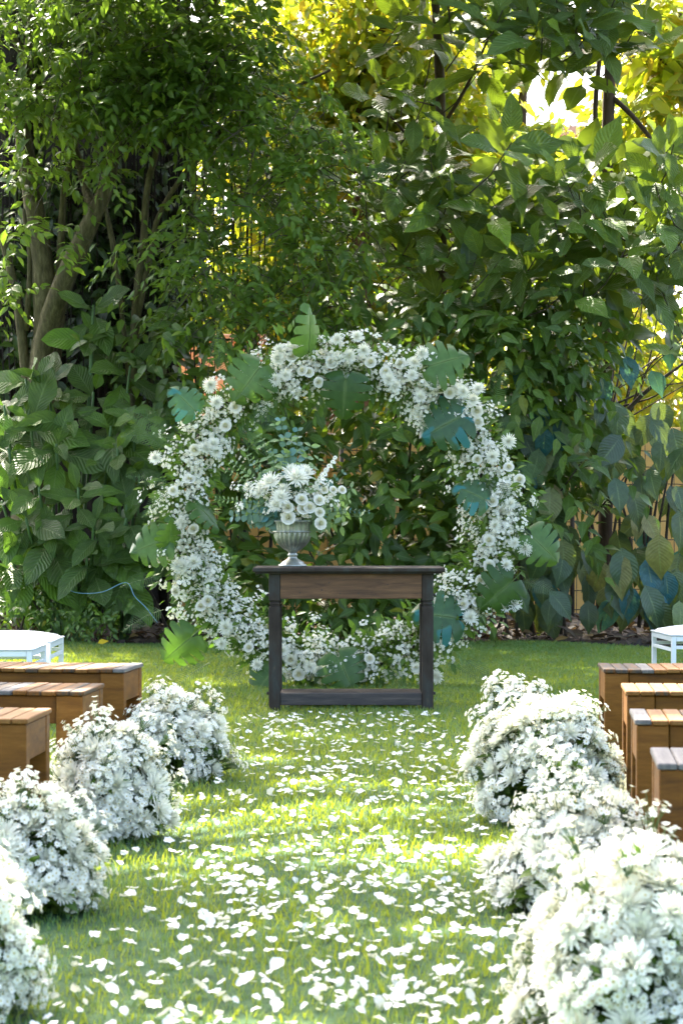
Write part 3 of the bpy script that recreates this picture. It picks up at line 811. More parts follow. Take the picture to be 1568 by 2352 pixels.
# ---- heart leaved shrub with bare twigs at the right
def heart_shrub():
    random.seed(51)
    org = W(1420, 1420, 17.9); org.z = 0
    t = thing('heart_leaf_shrub', 'open shrub with hanging heart shaped leaves, some yellow, some tinted with reflected sky colour', 'shrub', org)
    q = lambda X, Y, d: np.array(W(X, Y, d))-np.array(org)
    spots = []
    for k in range(190):
        while True:
            X, Y = random.uniform(1180, 1600), random.uniform(930, 1400)
            if random.random() < (0.95 if Y > 1230 else 0.6) and not (1290 < X < 1420 and 1120 < Y < 1210): break
        spots.append((X, Y))
    spots += [(1295, 810), (1330, 860), (1370, 790), (1250, 830), (1440, 830), (1500, 860), (1540, 800), (1200, 840), (1215, 800), (1380, 870), (1310, 920), (1120, 560), (1150, 590), (1060, 480), (1185, 520), (1010, 470), (1075, 560)]
    for m_, key in (('leaf', 'heart'), ('leaf', 'sky_tint')): pass
    mh, mt = mesh_of('leaf', T_HEART, G['heart']), mesh_of('leaf', T_HEART, G['sky_tint'])
    for (X, Y) in spots:
        d = random.uniform(16.8, 18.2)
        dd = np.array([[random.gauss(0, .35), random.gauss(-.25, .25), -1]])
        nn = np.array([[random.gauss(0, .4), -1, random.gauss(.35, .3)]])
        R = frames(dd, nn)[0]
        s = random.uniform(.2, .35)
        p = q(X, Y, d)
        sky_tint = random.random() < .13 or (Y < 880 and random.random() < .7)
        link('leaf', mt if sky_tint else mh, t, mat=mats_at([p], [R], [s], 0))
    for k in range(16):
        a = q(1405+random.gauss(0, 25), 960+random.gauss(0, 20), 18.2)
        b = q(1405+random.uniform(-120, 200), 760+random.gauss(0, 90), 18.2+random.gauss(0, .3))
        if k == 0: a, b = q(1380, 1010, 18), q(1575, 830, 17.8)
        m = MB(); limb(m, [a, (a+b)/2+np.array([random.gauss(0, .06), 0, random.gauss(0, .06)]), b], [.03 if k == 0 else .011, .02 if k == 0 else .008, .012 if k == 0 else .004], sides=5)
        link('branch', m.mesh('branch', [TWIG], True), t)
    for k in range(14):
        x0 = random.uniform(1180, 1560)
        m = MB(); limb(m, [q(x0, 1440, 18), q(x0+random.gauss(0, 15), 1250, 18), q(x0+random.gauss(0, 40), 1010, 18)], [.02, .015, .008], sides=5)
        link('stem', m.mesh('stem', [TWIG], True), t)
heart_shrub()

# ---- sunlit trees beyond the wall
def back_tree(label, X, d, ells, n, dr, leaf, seed, trunk_top=-100):
    random.seed(seed)
    org = W(X, 1300, d); org.z = 0
    t = thing('sunlit_tree', label, 'tree', org, group='sunlit trees beyond the wall')
    q = lambda X_, Y_: np.array(W(X_, Y_, d))-np.array(org)
    m = MB(); limb(m, [np.array([0, 0, 0]), q(X+8, 900), q(X-6, 500), q(X+10, trunk_top)], [.14, .12, .09, .05], sides=9, rough=.08)
    link('trunk', m.mesh('trunk', [BARK2], True), t)
    for k in range(6):
        a = q(X, random.uniform(100, 800)); b = a+np.array([random.gauss(0, 1), random.gauss(0, .5), random.uniform(.4, 1.4)])
        m = MB(); limb(m, [a, (a+b)/2, b], [.04, .03, .015], sides=6); link('branch', m.mesh('branch', [BARK2], True), t)
    B = ell_sample(n, ells, dr)
    P, R, S = twig_leaves(B, .8, 9, leaf*.7, leaf*1.2, out=(0, -.1, -.1))
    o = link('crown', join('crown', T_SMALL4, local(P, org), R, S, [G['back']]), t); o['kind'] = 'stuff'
back_tree('bright yellow green tree glowing behind the top middle', 760, 25, [(720, 120, 190, 170, 2), (840, 300, 110, 150, 1.5), (680, 330, 160, 200, 1.4), (900, 60, 140, 100, 1.4), (1000, 200, 120, 140, 1.2)], 950, (24, 26.5), .26, 61)
back_tree('bright tree glowing behind the middle of the hedge', 930, 27, [(800, 640, 200, 170, 2), (960, 540, 160, 200, 1.5), (1060, 300, 130, 160, 1), (900, 800, 260, 120, 2), (640, 640, 180, 160, 2), (1120, 500, 120, 180, 1.2)], 950, (24.5, 28), .27, 62)
back_tree('large leaved yellow green tree at the upper right corner', 1600, 24, [(1540, 200, 90, 200, 2), (1470, 360, 110, 80, 1.6), (1560, 60, 120, 90, 1), (1500, 520, 120, 130, 1)], 300, (23.2, 25), .34, 63)
back_tree('bright tree glowing behind the bare twigs at right', 1450, 27, [(1450, 800, 150, 110, 2.4), (1300, 640, 170, 160, 1.4), (1180, 480, 150, 150, 1.4), (1520, 900, 120, 90, 1.4)], 620, (24, 28), .2, 64)
back_tree('sunny tree behind the top of the left hedge', 560, 28, [(480, 500, 200, 240, 1.2), (560, 760, 180, 150, 1.3), (400, 200, 200, 150, 1), (620, 100, 140, 150, 1)], 420, (26, 29), .26, 65)
back_tree('tall tree added behind the hedge, crown out of view shading the soil bed', 830, 24.4, [(760, -270, 440, 150, 1)], 420, (22.8, 24.8), .26, 67, -260)  # crown added out of view to shade the soil bed and heart shrub
back_tree('pale yellow tree above the far house', 1200, 32, [(1130, 60, 130, 80, 2), (1020, 160, 100, 120, 1), (1250, 340, 120, 50, 1), (1130, 300, 80, 100, .8)], 360, (31, 33), .3, 66)

# ---- unseen tree over the aisle, added so its leaf clumps shade the lawn
def unseen_shade_tree():
    random.seed(71)
    org = Vector((-4.6, 8.6, 0))
    t = thing('unseen_shade_tree', 'unseen tree left of the lawn, crown clumps placed to shade the aisle', 'tree', org)
    m = MB(); limb(m, [(0, 0, -.1), (.1, 0, 2), (.3, .1, 4), (.8, .1, 5.6)], [.26, .2, .17, .12], sides=12, rough=.05); link('trunk', m.mesh('trunk', [BARK], True), t)
    ground = [(.35, 8.15, .6, .38), (-.35, 8.2, .4, .25), (1.35, 7.9, .55, .4), (-1.5, 8.0, .7, .4), (-1.45, 6.95, .6, .32), (1.5, 5.85, .6, .3), (1.35, 4.75, .6, .35), (.3, 5.35, .5, .3), (-.45, 5.25, .45, .35),
              (-.15, 4.5, .6, .42), (.45, 4.45, .35, .3), (-.85, 4.7, .4, .6), (.66, 5.5, .4, .3), (.6, 5.2, .3, .2), (.75, 4.35, .3, .2), (.55, 4.0, .25, .15), (.7, 5.05, .35, .22), (.85, 4.15, .3, .25), (.72, 4.5, .3, .2), (.6, 4.2, .45, .35), (.95, 4.5, .4, .3), (.95, 3.8, .4, .3), (-.78, 4.4, .3, .3), (.75, 6.75, .22, .12), (.4, 6.55, .2, .12), (-.05, 5.75, .3, .12), (-.3, 7.5, .3, .12), (.75, 7.2, .2, .2), (-.9, 5.5, .3, .2), (.3, 7.35, .3, .15), (-1.9, 5.0, .7, .7),
              (.3, 9.0, .8, .4), (1.3, 9.0, .6, .4), (-.5, 9.15, .4, .3), (.1, 9.8, .9, .4), (1.1, 9.9, .6, .4), (-.9, 9.9, .6, .4), (-1.4, 9.2, .5, .4), (0, 10.6, .8, .4), (1.2, 10.7, .7, .4), (-1.2, 10.7, .6, .4), (.5, 11.5, 1.0, .4), (-.8, 11.5, .7, .4), (1.9, 11.4, .6, .4)]
    cl = []  # each clump set back along the sun ray from a wanted shade patch
    for (gx, gy, rx, ry) in ground:
        h = random.uniform(5.7, 6.6)
        cl.append((gx+math.tan(SUN_AZ)*math.cos(SUN_AZ)/math.tan(SUN_EL)*h, gy+math.cos(SUN_AZ)/math.tan(SUN_EL)*h, h, (rx, ry), int(12+190*rx*ry*3.14)))
    Bs = []
    for (x, y, z, r, n) in cl:
        m = MB(); l = np.array([x, y, z])-np.array(org)
        limb(m, [(.5, .1, 4.8), l*.6+np.array([0, 0, 2.2]), l], [.07, .045, .015], sides=6); link('branch', m.mesh('branch', [BARK], True), t)
        v = unit(rs.normal(0, 1, (n, 3)))*(rs.uniform(0, 1, (n, 1))**.4)*np.array([r[0]*.9, r[1]*.9, .22])
        Bs.append(v+np.array([x, y, z]))
    P, R, S = twig_leaves(np.concatenate(Bs), .24, 10, .09, .14, out=(0, 0, -.1))
    o = link('crown', join('crown', T_SMALL4, local(P, org), R, S, [G['small']]), t); o['kind'] = 'stuff'
unseen_shade_tree()

# ================================================================ FURNITURE
def console_table():
    y0 = 10.9
    x0 = W(617, 0, y0).x; x1 = W(995, 0, y0).x
    xc, hw = (x0+x1)/2, (x1-x0)/2
    t = thing('console_table', 'worn dark wooden console table standing before the flower arch', 'table', (xc, y0, 0))
    D = .40
    def leg(sx, yy):
        m = MB(); a = .031; cx = sx*(hw-a)
        def sq(z0, z1, r, b=.003): m.box(cx-r, cx+r, yy-r, yy+r, z0, z1, b)
        sq(0, .57, a); sq(.571, .577, a-.007, 0); sq(.578, .592, a-.003); sq(.593, .599, a-.008, 0); sq(.6, .757, a)
        link('leg', m.mesh('leg', [TDARK]), t)
    for sx in (-1, 1):
        for yy in (.031, D-.031): leg(sx, yy)
    m = MB(); m.box(-.537, .512, -.045, D+.04, .758, .784, .006); 
    m.box(-.525, .5, -.03, D+.025, .750, .7575, .002)
    link('table_top', m.mesh('table_top', [TDARK]), t)
    ap = MB(); ap.box(-hw+.063, hw-.063, .006, .03, .612, .7495, .002); o = link('apron', ap.mesh('apron', [TBROWN]), t)
    for yy0, yy1 in ((D-.03, D-.006),):
        ap = MB(); ap.box(-hw+.063, hw-.063, yy0, yy1, .612, .7495, .002); link('apron', ap.mesh('apron', [TBROWN]), t)
    for sx in (-1, 1):
        ap = MB(); xa, xb = sorted((sx*(hw-.045), sx*(hw-.015))); ap.box(xa, xb, .063, D-.063, .612, .7495, .002); link('side_apron', ap.mesh('side_apron', [TDARK]), t)
    m = MB(); m.box(-hw+.063, hw-.063, .012, .05, .028, .094, .003); link('front_rail', m.mesh('front_rail', [TSHELF]), t)
    m = MB(); m.box(-hw+.063, hw-.063, .0505, .31, .07, .0945, .002); link('shelf', m.mesh('shelf', [TDARK]), t)
    for sx in (-1, 1):
        m = MB(); xa, xb = sorted((sx*(hw-.02), sx*(hw+.012))); m.box(xa, xb, .02, .045, .085, .1, .002); m.box(xa, xb, .02, .045, .625, .64, .002)
        link('tenon', m.mesh('tenon', [TDARK]), t)
    # nail holes and knots in the apron front
    m = MB()
    for (x, z) in ((-.16, .66), (-.12, .70), (-.06, .64), (.04, .64), (-.28, .645), (.2, .69)):
        m.tube([(x, .0055, z), (x, .0035, z)], .004, 6)
    link('nail', m.mesh('nail', [WIRE]), t)
    return xc
TX = console_table()

def urn():
    x, y, z = W(672, 0, 11.06).x, 11.06, .785
    t = thing('urn', 'fluted silver pedestal urn on the left of the table', 'urn', (x, y, z))
    nf = 22
    def flute(r, zz, a):
        k = 0.0
        if .095 < zz < .185: k = .05
        elif zz >= .19: k = .022
        return r*(1+k*math.cos(a*nf))
    m = MB(); m.lathe([(.0, 0), (.078, 0), (.08, .006), (.076, .012), (.066, .016), (.062, .024), (.05, .032), (.032, .042), (.024, .05), (.0235, .058), (.03, .064), (.024, .07), (.022, .076)], 32)
    link('foot', m.mesh('foot', [SILVER], True), t)
    m = MB(); m.lathe([(.022, .0765), (.03, .085), (.05, .098), (.072, .118), (.088, .14), (.096, .16), (.1, .178), (.1015, .188)], 132, mod=flute)
    link('bowl', m.mesh('bowl', [SILVER], True), t)
    m = MB(); m.lathe([(.1015, .1885), (.106, .19), (.106, .195), (.1, .198), (.1, .2), (.104, .22), (.107, .245), (.113, .25), (.113, .256), (.106, .256), (.1, .24), (.09, .2), (.0, .19)], 132, mod=flute)
    link('rim', m.mesh('rim', [SILVER], True), t)
    for sx in (-1, 1):
        m = MB(); m.tube(smooth_path([(sx*.1, 0, .185), (sx*.122, 0, .19), (sx*.128, 0, .205), (sx*.112, 0, .212)], 4), .005, 6)
        link('handle', m.mesh('handle', [SILVER], True), t)
    return Vector((x, y, z))
URN = urn()

GREYW = noise_mat('weathered_grey_wood', [(0.3, (0.06, 0.058, 0.055)), (0.5, (0.10, 0.095, 0.09)), (0.75, (0.16, 0.15, 0.135))], (60, 4, 14), rough=0.6, bump=0.3, dist=0.004, rnd=0.3, spec=0.25)
def bench(label, xe, yf, ang, side, seed, grey=()):
    """xe, yf: the aisle end of the front edge; side = +1 bench runs to the right"""
    random.seed(seed)
    t = thing('wooden_bench', label, 'bench', (xe, yf, 0), -math.radians(ang), 'slatted wooden benches beside the aisle')
    L, D, H = 1.56, .35, .45
    N = 31
    pw = L/N
    me = []
    for k in range(3):
        m = MB(); m.box(-pw/2+.0012, pw/2-.0012, 0, D, 0, .016, .003); me.append(m.mesh('slat', [GREYW if k == 2 else BENCH]))
    for k in range(N):
        x = side*(k+.5)*pw
        o = link('slat', me[2] if k in grey else random.choice(me[:2]), t, loc=(x, random.uniform(-.002, .002), H-.016+random.uniform(-.0012, .0012)))
    def bx(name, x0, x1, y0, y1, z0, z1, mat=BENCHS):
        xa, xb = sorted((side*x0, side*x1))
        m = MB(); m.box(xa, xb, y0, y1, z0, z1, .003)
        link(name, m.mesh(name, [mat]), t)
    for (xa, xb) in ((.006, .1), (L-.1, L-.006)):
        bx('leg', xa, xb, .006, .056, 0, H-.018)
        bx('leg', xa, xb, D-.056, D-.006, 0, H-.018)
    bx('apron', .102, L-.102, .026, .048, H-.115, H-.0185)
    bx('apron', .102, L-.102, D-.048, D-.026, H-.115, H-.0185)
    bx('end_board', .008, .034, .0575, D-.0575, H-.13, H-.0185)
    bx('end_board', L-.034, L-.008, .0575, D-.0575, H-.13, H-.0185)
bench('farthest slatted bench on the left, below the white stools', -.855, 7.87, 6.5, -1, 1, (0,))
bench('middle one of the three slatted benches on the left', -.883, 6.84, 5.0, -1, 2, (5,))
bench('nearest slatted bench on the left, end lit pale', -.926, 5.885, 3.5, -1, 3)
bench('farthest slatted bench on the right, below the white stool', 1.033, 7.87, 3.5, 1, 4, (3,))
bench('second farthest right bench, its slats bright in the sunshine', .974, 6.84, 5.2, 1, 5)
bench('right bench with one grey end slat, third from the far end', .86, 5.85, 5.5, 1, 6, (0,))
bench('nearest right bench with grey slats, behind the closest flowers', .759, 4.80, 6.0, 1, 7, range(40))

def stool(label, xe, yn, yf, rz, side):
    wd, dp = .5, yf-yn
    t = thing('white_stool', label, 'stool', (xe, yn, 0), rz, 'white padded stools')
    H = .378; r = .013
    sx = side
    def bx(name, x0, x1, y0, y1, z0, z1, mat=STOOLP):
        xa, xb = sorted((sx*x0, sx*x1)); m = MB(); m.box(xa, xb, y0, y1, z0, z1, .002); link(name, m.mesh(name, [mat]), t)
    for xa in (0, wd-2*r):
        for ya in (0, dp-2*r): bx('leg', xa, xa+2*r, ya, ya+2*r, 0, H)
    bx('rail', 2*r+.001, wd-2*r-.001, .002, .024, H-.03, H-.001); bx('rail', 2*r+.001, wd-2*r-.001, dp-.024, dp-.002, H-.03, H-.001)
    bx('rail', .002, .024, 2*r+.001, dp-2*r-.001, H-.03, H-.001); bx('rail', wd-.024, wd-.002, 2*r+.001, dp-2*r-.001, H-.03, H-.001)
    bx('stretcher', 2*r+.001, wd-2*r-.001, .003, .021, H-.075, H-.055); bx('stretcher', 2*r+.001, wd-2*r-.001, dp-.021, dp-.003, H-.075, H-.055)
    bx('stretcher', .003, .021, 2*r+.001, dp-2*r-.001, H-.09, H-.07); bx('stretcher', wd-.021, wd-.003, 2*r+.001, dp-2*r-.001, H-.09, H-.07)
    # puffed cushion
    n = 14; V, F = [], []
    for j in range(n+1):
        for i in range(n+1):
            u, v = i/n*2-1, j/n*2-1
            e = max(abs(u), abs(v))
            z = H+.001 + .018*(e < .999) + .034*(1-abs(u)**2.6)*(1-abs(v)**2.6)*(e < .999)
            V.append((sx*(wd/2+u*(wd/2+.004)), dp/2+v*(dp/2+.004), z))
    for j in range(n):
        for i in range(n):
            a = j*(n+1)+i; F.append((a, a+1, a+n+2, a+n+1))
    m = MB(); m.add(V, F); m.box(*sorted((sx*-.003, sx*(wd+.003))), -.003, dp+.003, H+.0005, H+.0022, 0)
    link('cushion', m.mesh('cushion', [STOOLC], True), t)
    pts = [(sx*-.003, -.003, H+.006), (sx*(wd+.003), -.003, H+.006), (sx*(wd+.003), dp+.003, H+.006), (sx*-.003, dp+.003, H+.006), (sx*-.003, -.003, H+.006)]
    m = MB(); m.tube(pts, .004, 6); link('piping', m.mesh('piping', [STOOLC], True), t)
stool('white padded stool at left nearest the wooden benches', -1.57, 10.1, 10.6, 0, -1)
stool('white padded stool at left set behind another white stool', -1.57, 10.76, 11.27, 0, -1)
stool('lone white padded stool at the right edge of the lawn', 1.889, 11.4, 11.9, math.radians(4.5), 1)

# ================================================================ FLOWERS
def strips(mb, n, r0, length, tilt, width, curl, m=0, twist=0.0, jitter=.12, z0=0.0):
    """a ring of n narrow petals; tilt = angle above the horizontal"""
    for k in range(n):
        a = 2*math.pi*(k+random.uniform(-.3, .3))/n+twist
        tl = tilt+random.gauss(0, jitter); L = length*random.uniform(.85, 1.1)
        ca, sa = math.cos(a), math.sin(a)
        V = []
        for (t, wv) in ((0, .5), (.5, 1.0), (1.0, .45)):
            an = tl+curl*t
            r = r0+L*t*math.cos(an); z = z0+L*t*math.sin(an)
            h = width*wv/2
            V += [(r*ca-h*sa, r*sa+h*ca, z), (r*ca+h*sa, r*sa-h*ca, z)]
        mb.add(V, [(0, 1, 3, 2), (2, 3, 5, 4)], m)

def mum_mesh(seed, wide=False):
    random.seed(seed)
    m = MB()
    wd = .21 if wide else .15
    nn = (20, 18, 16, 12) if wide else (24, 22, 18, 12)
    strips(m, nn[0], .06, .95, -.05, wd, .25); strips(m, nn[1], .05, .9, .28, wd, .2, twist=.1, z0=.03)
    strips(m, nn[2], .04, .8, .55, wd, .3, twist=.2, z0=.06); strips(m, nn[3], .04, .7, .85, wd, .35, twist=.5, z0=.08)
    strips(m, nn[3], .03, .55, .95, wd, .3, twist=.3, z0=.06)
    m.add([(.1*math.cos(k*1.047), .1*math.sin(k*1.047), .3) for k in range(6)]+[(0, 0, .36)], [(k, (k+1) % 6, 6) for k in range(6)], 1)
    return m.mesh('chrysanthemum', [WHITE, CREAM], True, recalc=False)
MUM = [mum_mesh(s) for s in (1, 2, 3)]
POM = [mum_mesh(s, True) for s in (4, 5, 6)]

def rose_mesh(seed):
    random.seed(seed)
    m = MB()
    for ring, (n, r, h, open_, mt) in enumerate(((3, .14, .62, .02, 1), (4, .30, .66, .10, 1), (5, .48, .62, .2, 0), (6, .66, .5, .36, 0))):
        for k in range(n):
            a0 = 2*math.pi*k/n+ring*.7; span = 2*math.pi/n*.72
            V = []
            for j in range(4):
                t = j/3
                for i in range(4):
                    u = i/3*2-1
                    a = a0+u*span
                    rr = r*(.35+.65*min(1, t*1.6)) + open_*t*t*(1-.25*u*u)
                    z = h*t*(1-.16*u*u) - (.12*open_*4 if j == 3 else 0)
                    V.append((rr*math.cos(a), rr*math.sin(a), z))
            F = [(j*4+i, j*4+i+1, (j+1)*4+i+1, (j+1)*4+i) for j in range(3) for i in range(3)]
            m.add(V, F, mt)
    m.add([(.1*math.cos(k*1.047), .1*math.sin(k*1.047), .5) for k in range(6)]+[(0, 0, .56)], [(k, (k+1) % 6, 6) for k in range(6)], 1)
    return m.mesh('rose', [IVORY, CREAM], True, recalc=False)
ROSE = [rose_mesh(s) for s in (11, 12)]

def daisy_into(m, c, axis, r):
    axis = unit(np.array(axis, float)); a = unit(np.cross(axis, np.array([.31, .2, .93]))); b = np.cross(axis, a)
    n = 8; ph = random.uniform(0, 6)
    for k in range(n):
        an = ph+2*math.pi*k/n+random.uniform(-.12, .12); rad = math.cos(an)*a+math.sin(an)*b; tg = -math.sin(an)*a+math.cos(an)*b
        up = random.uniform(.02, .4)
        p0 = c+rad*r*.16; p1 = c+rad*r*.65+axis*r*up*.6; p2 = c+rad*r*random.uniform(.9, 1.08)+axis*r*up*.7
        m.add([p0-tg*r*.1, p0+tg*r*.1, p1+tg*r*.27, p1-tg*r*.27, p2+tg*r*.12, p2-tg*r*.12], [(0, 1, 2, 3), (3, 2, 4, 5)], 0)
    cc = [c+axis*r*.12+(math.cos(k*1.2566)*a+math.sin(k*1.2566)*b)*r*.22 for k in range(5)]+[c+axis*r*.24]
    m.add(cc, [(k, (k+1) % 5, 5) for k in range(5)], 1)

def spray_mesh(seed, n=12, R=.042, r=.0105):
    random.seed(seed)
    m = MB(); pts = []
    for k in range(n):
        for _ in range(30):
            v = np.array([random.gauss(0, 1), random.gauss(0, 1), abs(random.gauss(0, .55))]); v = v/np.linalg.norm(v)
            c = np.array([v[0]*R, v[1]*R, .045+v[2]*R*.6+random.uniform(-.008, .008)])*random.uniform(.6, 1.05)
            if all(np.linalg.norm(c-p) > r*1.3 for p in pts): break
        pts.append(c)
        daisy_into(m, c, np.array([v[0]*.8, v[1]*.8, .8+v[2]])+np.array([random.gauss(0, .2) for _ in range(3)]), r*random.uniform(.8, 1.2))
        base = np.array([0, 0, -.03])
        V, F = tube([base, (base+c)/2+np.array([0, 0, .01]), c], [.0012, .001, .0008], 3, False); m.add(V, F, 2)
    for k in range(3):
        a = random.uniform(0, 6.28); l = random.uniform(.02, .035)
        d = np.array([math.cos(a), math.sin(a), .4]); s = np.array([-math.sin(a), math.cos(a), 0])*.006; o = np.array([0, 0, .005*k])
        m.add([o, o+d*l*.5+s, o+d*l, o+d*l*.5-s], [(0, 1, 2, 3)], 3)
    return m.mesh('daisy_spray', [WHITE, YELLOW, STEM, G['filler']], True, recalc=False)
SPRAY = [spray_mesh(s) for s in (21, 22, 23, 24, 25)]
SPRAYS_SMALL = [spray_mesh(s, 11, .036, .0092) for s in (26, 27, 28)]

def fern_mesh(seed):
    random.seed(seed)
    m = MB(); n = 20
    def c(t): return np.array([0, t, .12*math.sin(t*2)-.28*t*t])
    for k in range(n):
        t = .08+.92*k/n
        L = .30*math.sin(math.pi*min(1, (t*.85+.12)))**.8*(1-.55*t)
        for s in (-1, 1):
            p = c(t)
            d = unit(np.array([s, .5, -.15+random.gauss(0, .08)]))*L
            wv = np.array([0, .0105, 0])
            q = 4
            for i in range(q):   # toothed pinna: four small blades
                a, b = p+d*(i/q), p+d*((i+1)/q)
                wf = 1.0-.7*i/q
                m.add([a-wv*.35, a+wv*.35, b+wv*wf*.9+d*.04, b-wv*wf*.9-d*.02], [(0, 1, 2, 3)], 0)
    V, F = tube([c(i/6) for i in range(7)], [.008, .004], 3, False); m.add(V, F, 1)
    me = m.mesh('fern_frond', [G['fern'], STEM], True, recalc=False)
    ul = me.uv_layers.new(name='uv')
    ul.data.foreach_set('uv', np.full(len(me.loops)*2, .25, dtype=np.float32))
    return me
FERN = [fern_mesh(s) for s in (31, 32)]

def monstera_template(seed, nf=4):
    r = random.Random(seed)
    def wd(s):
        return float(np.interp(s, [-.26, -.18, -.05, .15, .35, .55, .75, .9, 1.0], [.14, .42, .60, .68, .65, .54, .37, .18, .01]))
    V, F, uv = [], [], []
    US = [0, .22, .42, .62, .82, .95, 1.0]
    for side in (-1, 1):
        tb = [0, .10] + [(.10+.82*(k+1)/nf) for k in range(nf)]
        sb = [-.26, .02] + [(.02+.98*(k+1)/nf) for k in range(nf)]
        for k in range(len(tb)-1):
            t0, t1, s0, s1 = tb[k], tb[k+1], sb[k], sb[k+1]
            cut = .55 if k < 2 else .34
            gp = (s1-s0)*r.uniform(.15, .23)
            rows = []
            nv = 4 if k == 0 else 2
            for ui, u in enumerate(US):
                g = 0 if u < cut else gp*min(1, (u-cut)/.25)
                g0 = 0 if k == 0 else g
                g1 = g if k < len(tb)-2 else g*.5
                if k == 0 and u < .6: g1 = g*.3
                row = []
                for vi in range(nv+1):
                    v = vi/nv
                    tt = t0+(t1-t0)*v
                    ss = (s0+g0)+(s1-g1-s0-g0)*v
                    uu = u*(1-(.08*(2*v-1)**2 if u > .9 else 0))
                    mx, my = side*wd(ss), ss
                    x = mx*uu; y = tt+(my-tt)*uu**1.15
                    z = .10*uu - .22*uu*uu - .16*max(0, y)**2 + .03*math.sin(k*2.3+u*3)*uu
                    row.append(len(V)); V.append((x, y, z)); uv.append((.5+.5*side*(0 if u == 0 else max(.12, uu)), v))
                rows.append(row)
            for a, b in zip(rows, rows[1:]):
                for i in range(nv):
                    F.append((a[i], a[i+1], b[i+1], b[i]) if side > 0 else (a[i+1], a[i], b[i], b[i+1]))
    # petiole
    return V, F, uv
def monstera_mesh(seed, mat):
    V, F, uv = monstera_template(seed)
    n0 = len(V)
    pts = smooth_path([(0, -.38, -.12), (0, -.15, -.03), (0, 0, .004), (0, .5, -.03), (0, .96, -.15)], 3)
    TV, TF = tube(pts, [.016, .012, .010, .008, .003], 4, False)
    F = F + [tuple(i+n0 for i in f) for f in TF]
    V = V + TV; uv = uv + [(.5, .5)]*len(TV)
    return np_mesh('monstera_leaf', np.array(V), F, [mat], uv=np.array(uv))
MON = {k: monstera_mesh(40+i, G[k]) for i, k in enumerate(('mon', 'mon_light', 'mon_sky_tint'))}

def rot_to(axis, spin):
    q = Vector(axis).to_track_quat('Z', 'Y')
    return (q.to_matrix() @ Matrix.Rotation(spin, 3, 'Z'))
def place(name, me, parent, p, axis, s, spin=None, org=(0, 0, 0)):
    m = rot_to(axis, random.uniform(0, 6.28) if spin is None else spin).to_4x4() @ Matrix.Diagonal((s, s, s, 1))
    m.translation = Vector(p)-Vector(org)
    return link(name, me, parent, mat=m)
def place_leaf(name, me, parent, p, direction, normal, s, org=(0, 0, 0)):
    R = frames(np.array([direction], float), np.array([normal], float))[0]
    return link(name, me, parent, mat=mats_at([np.array(p)], [R], [s], 0, org))

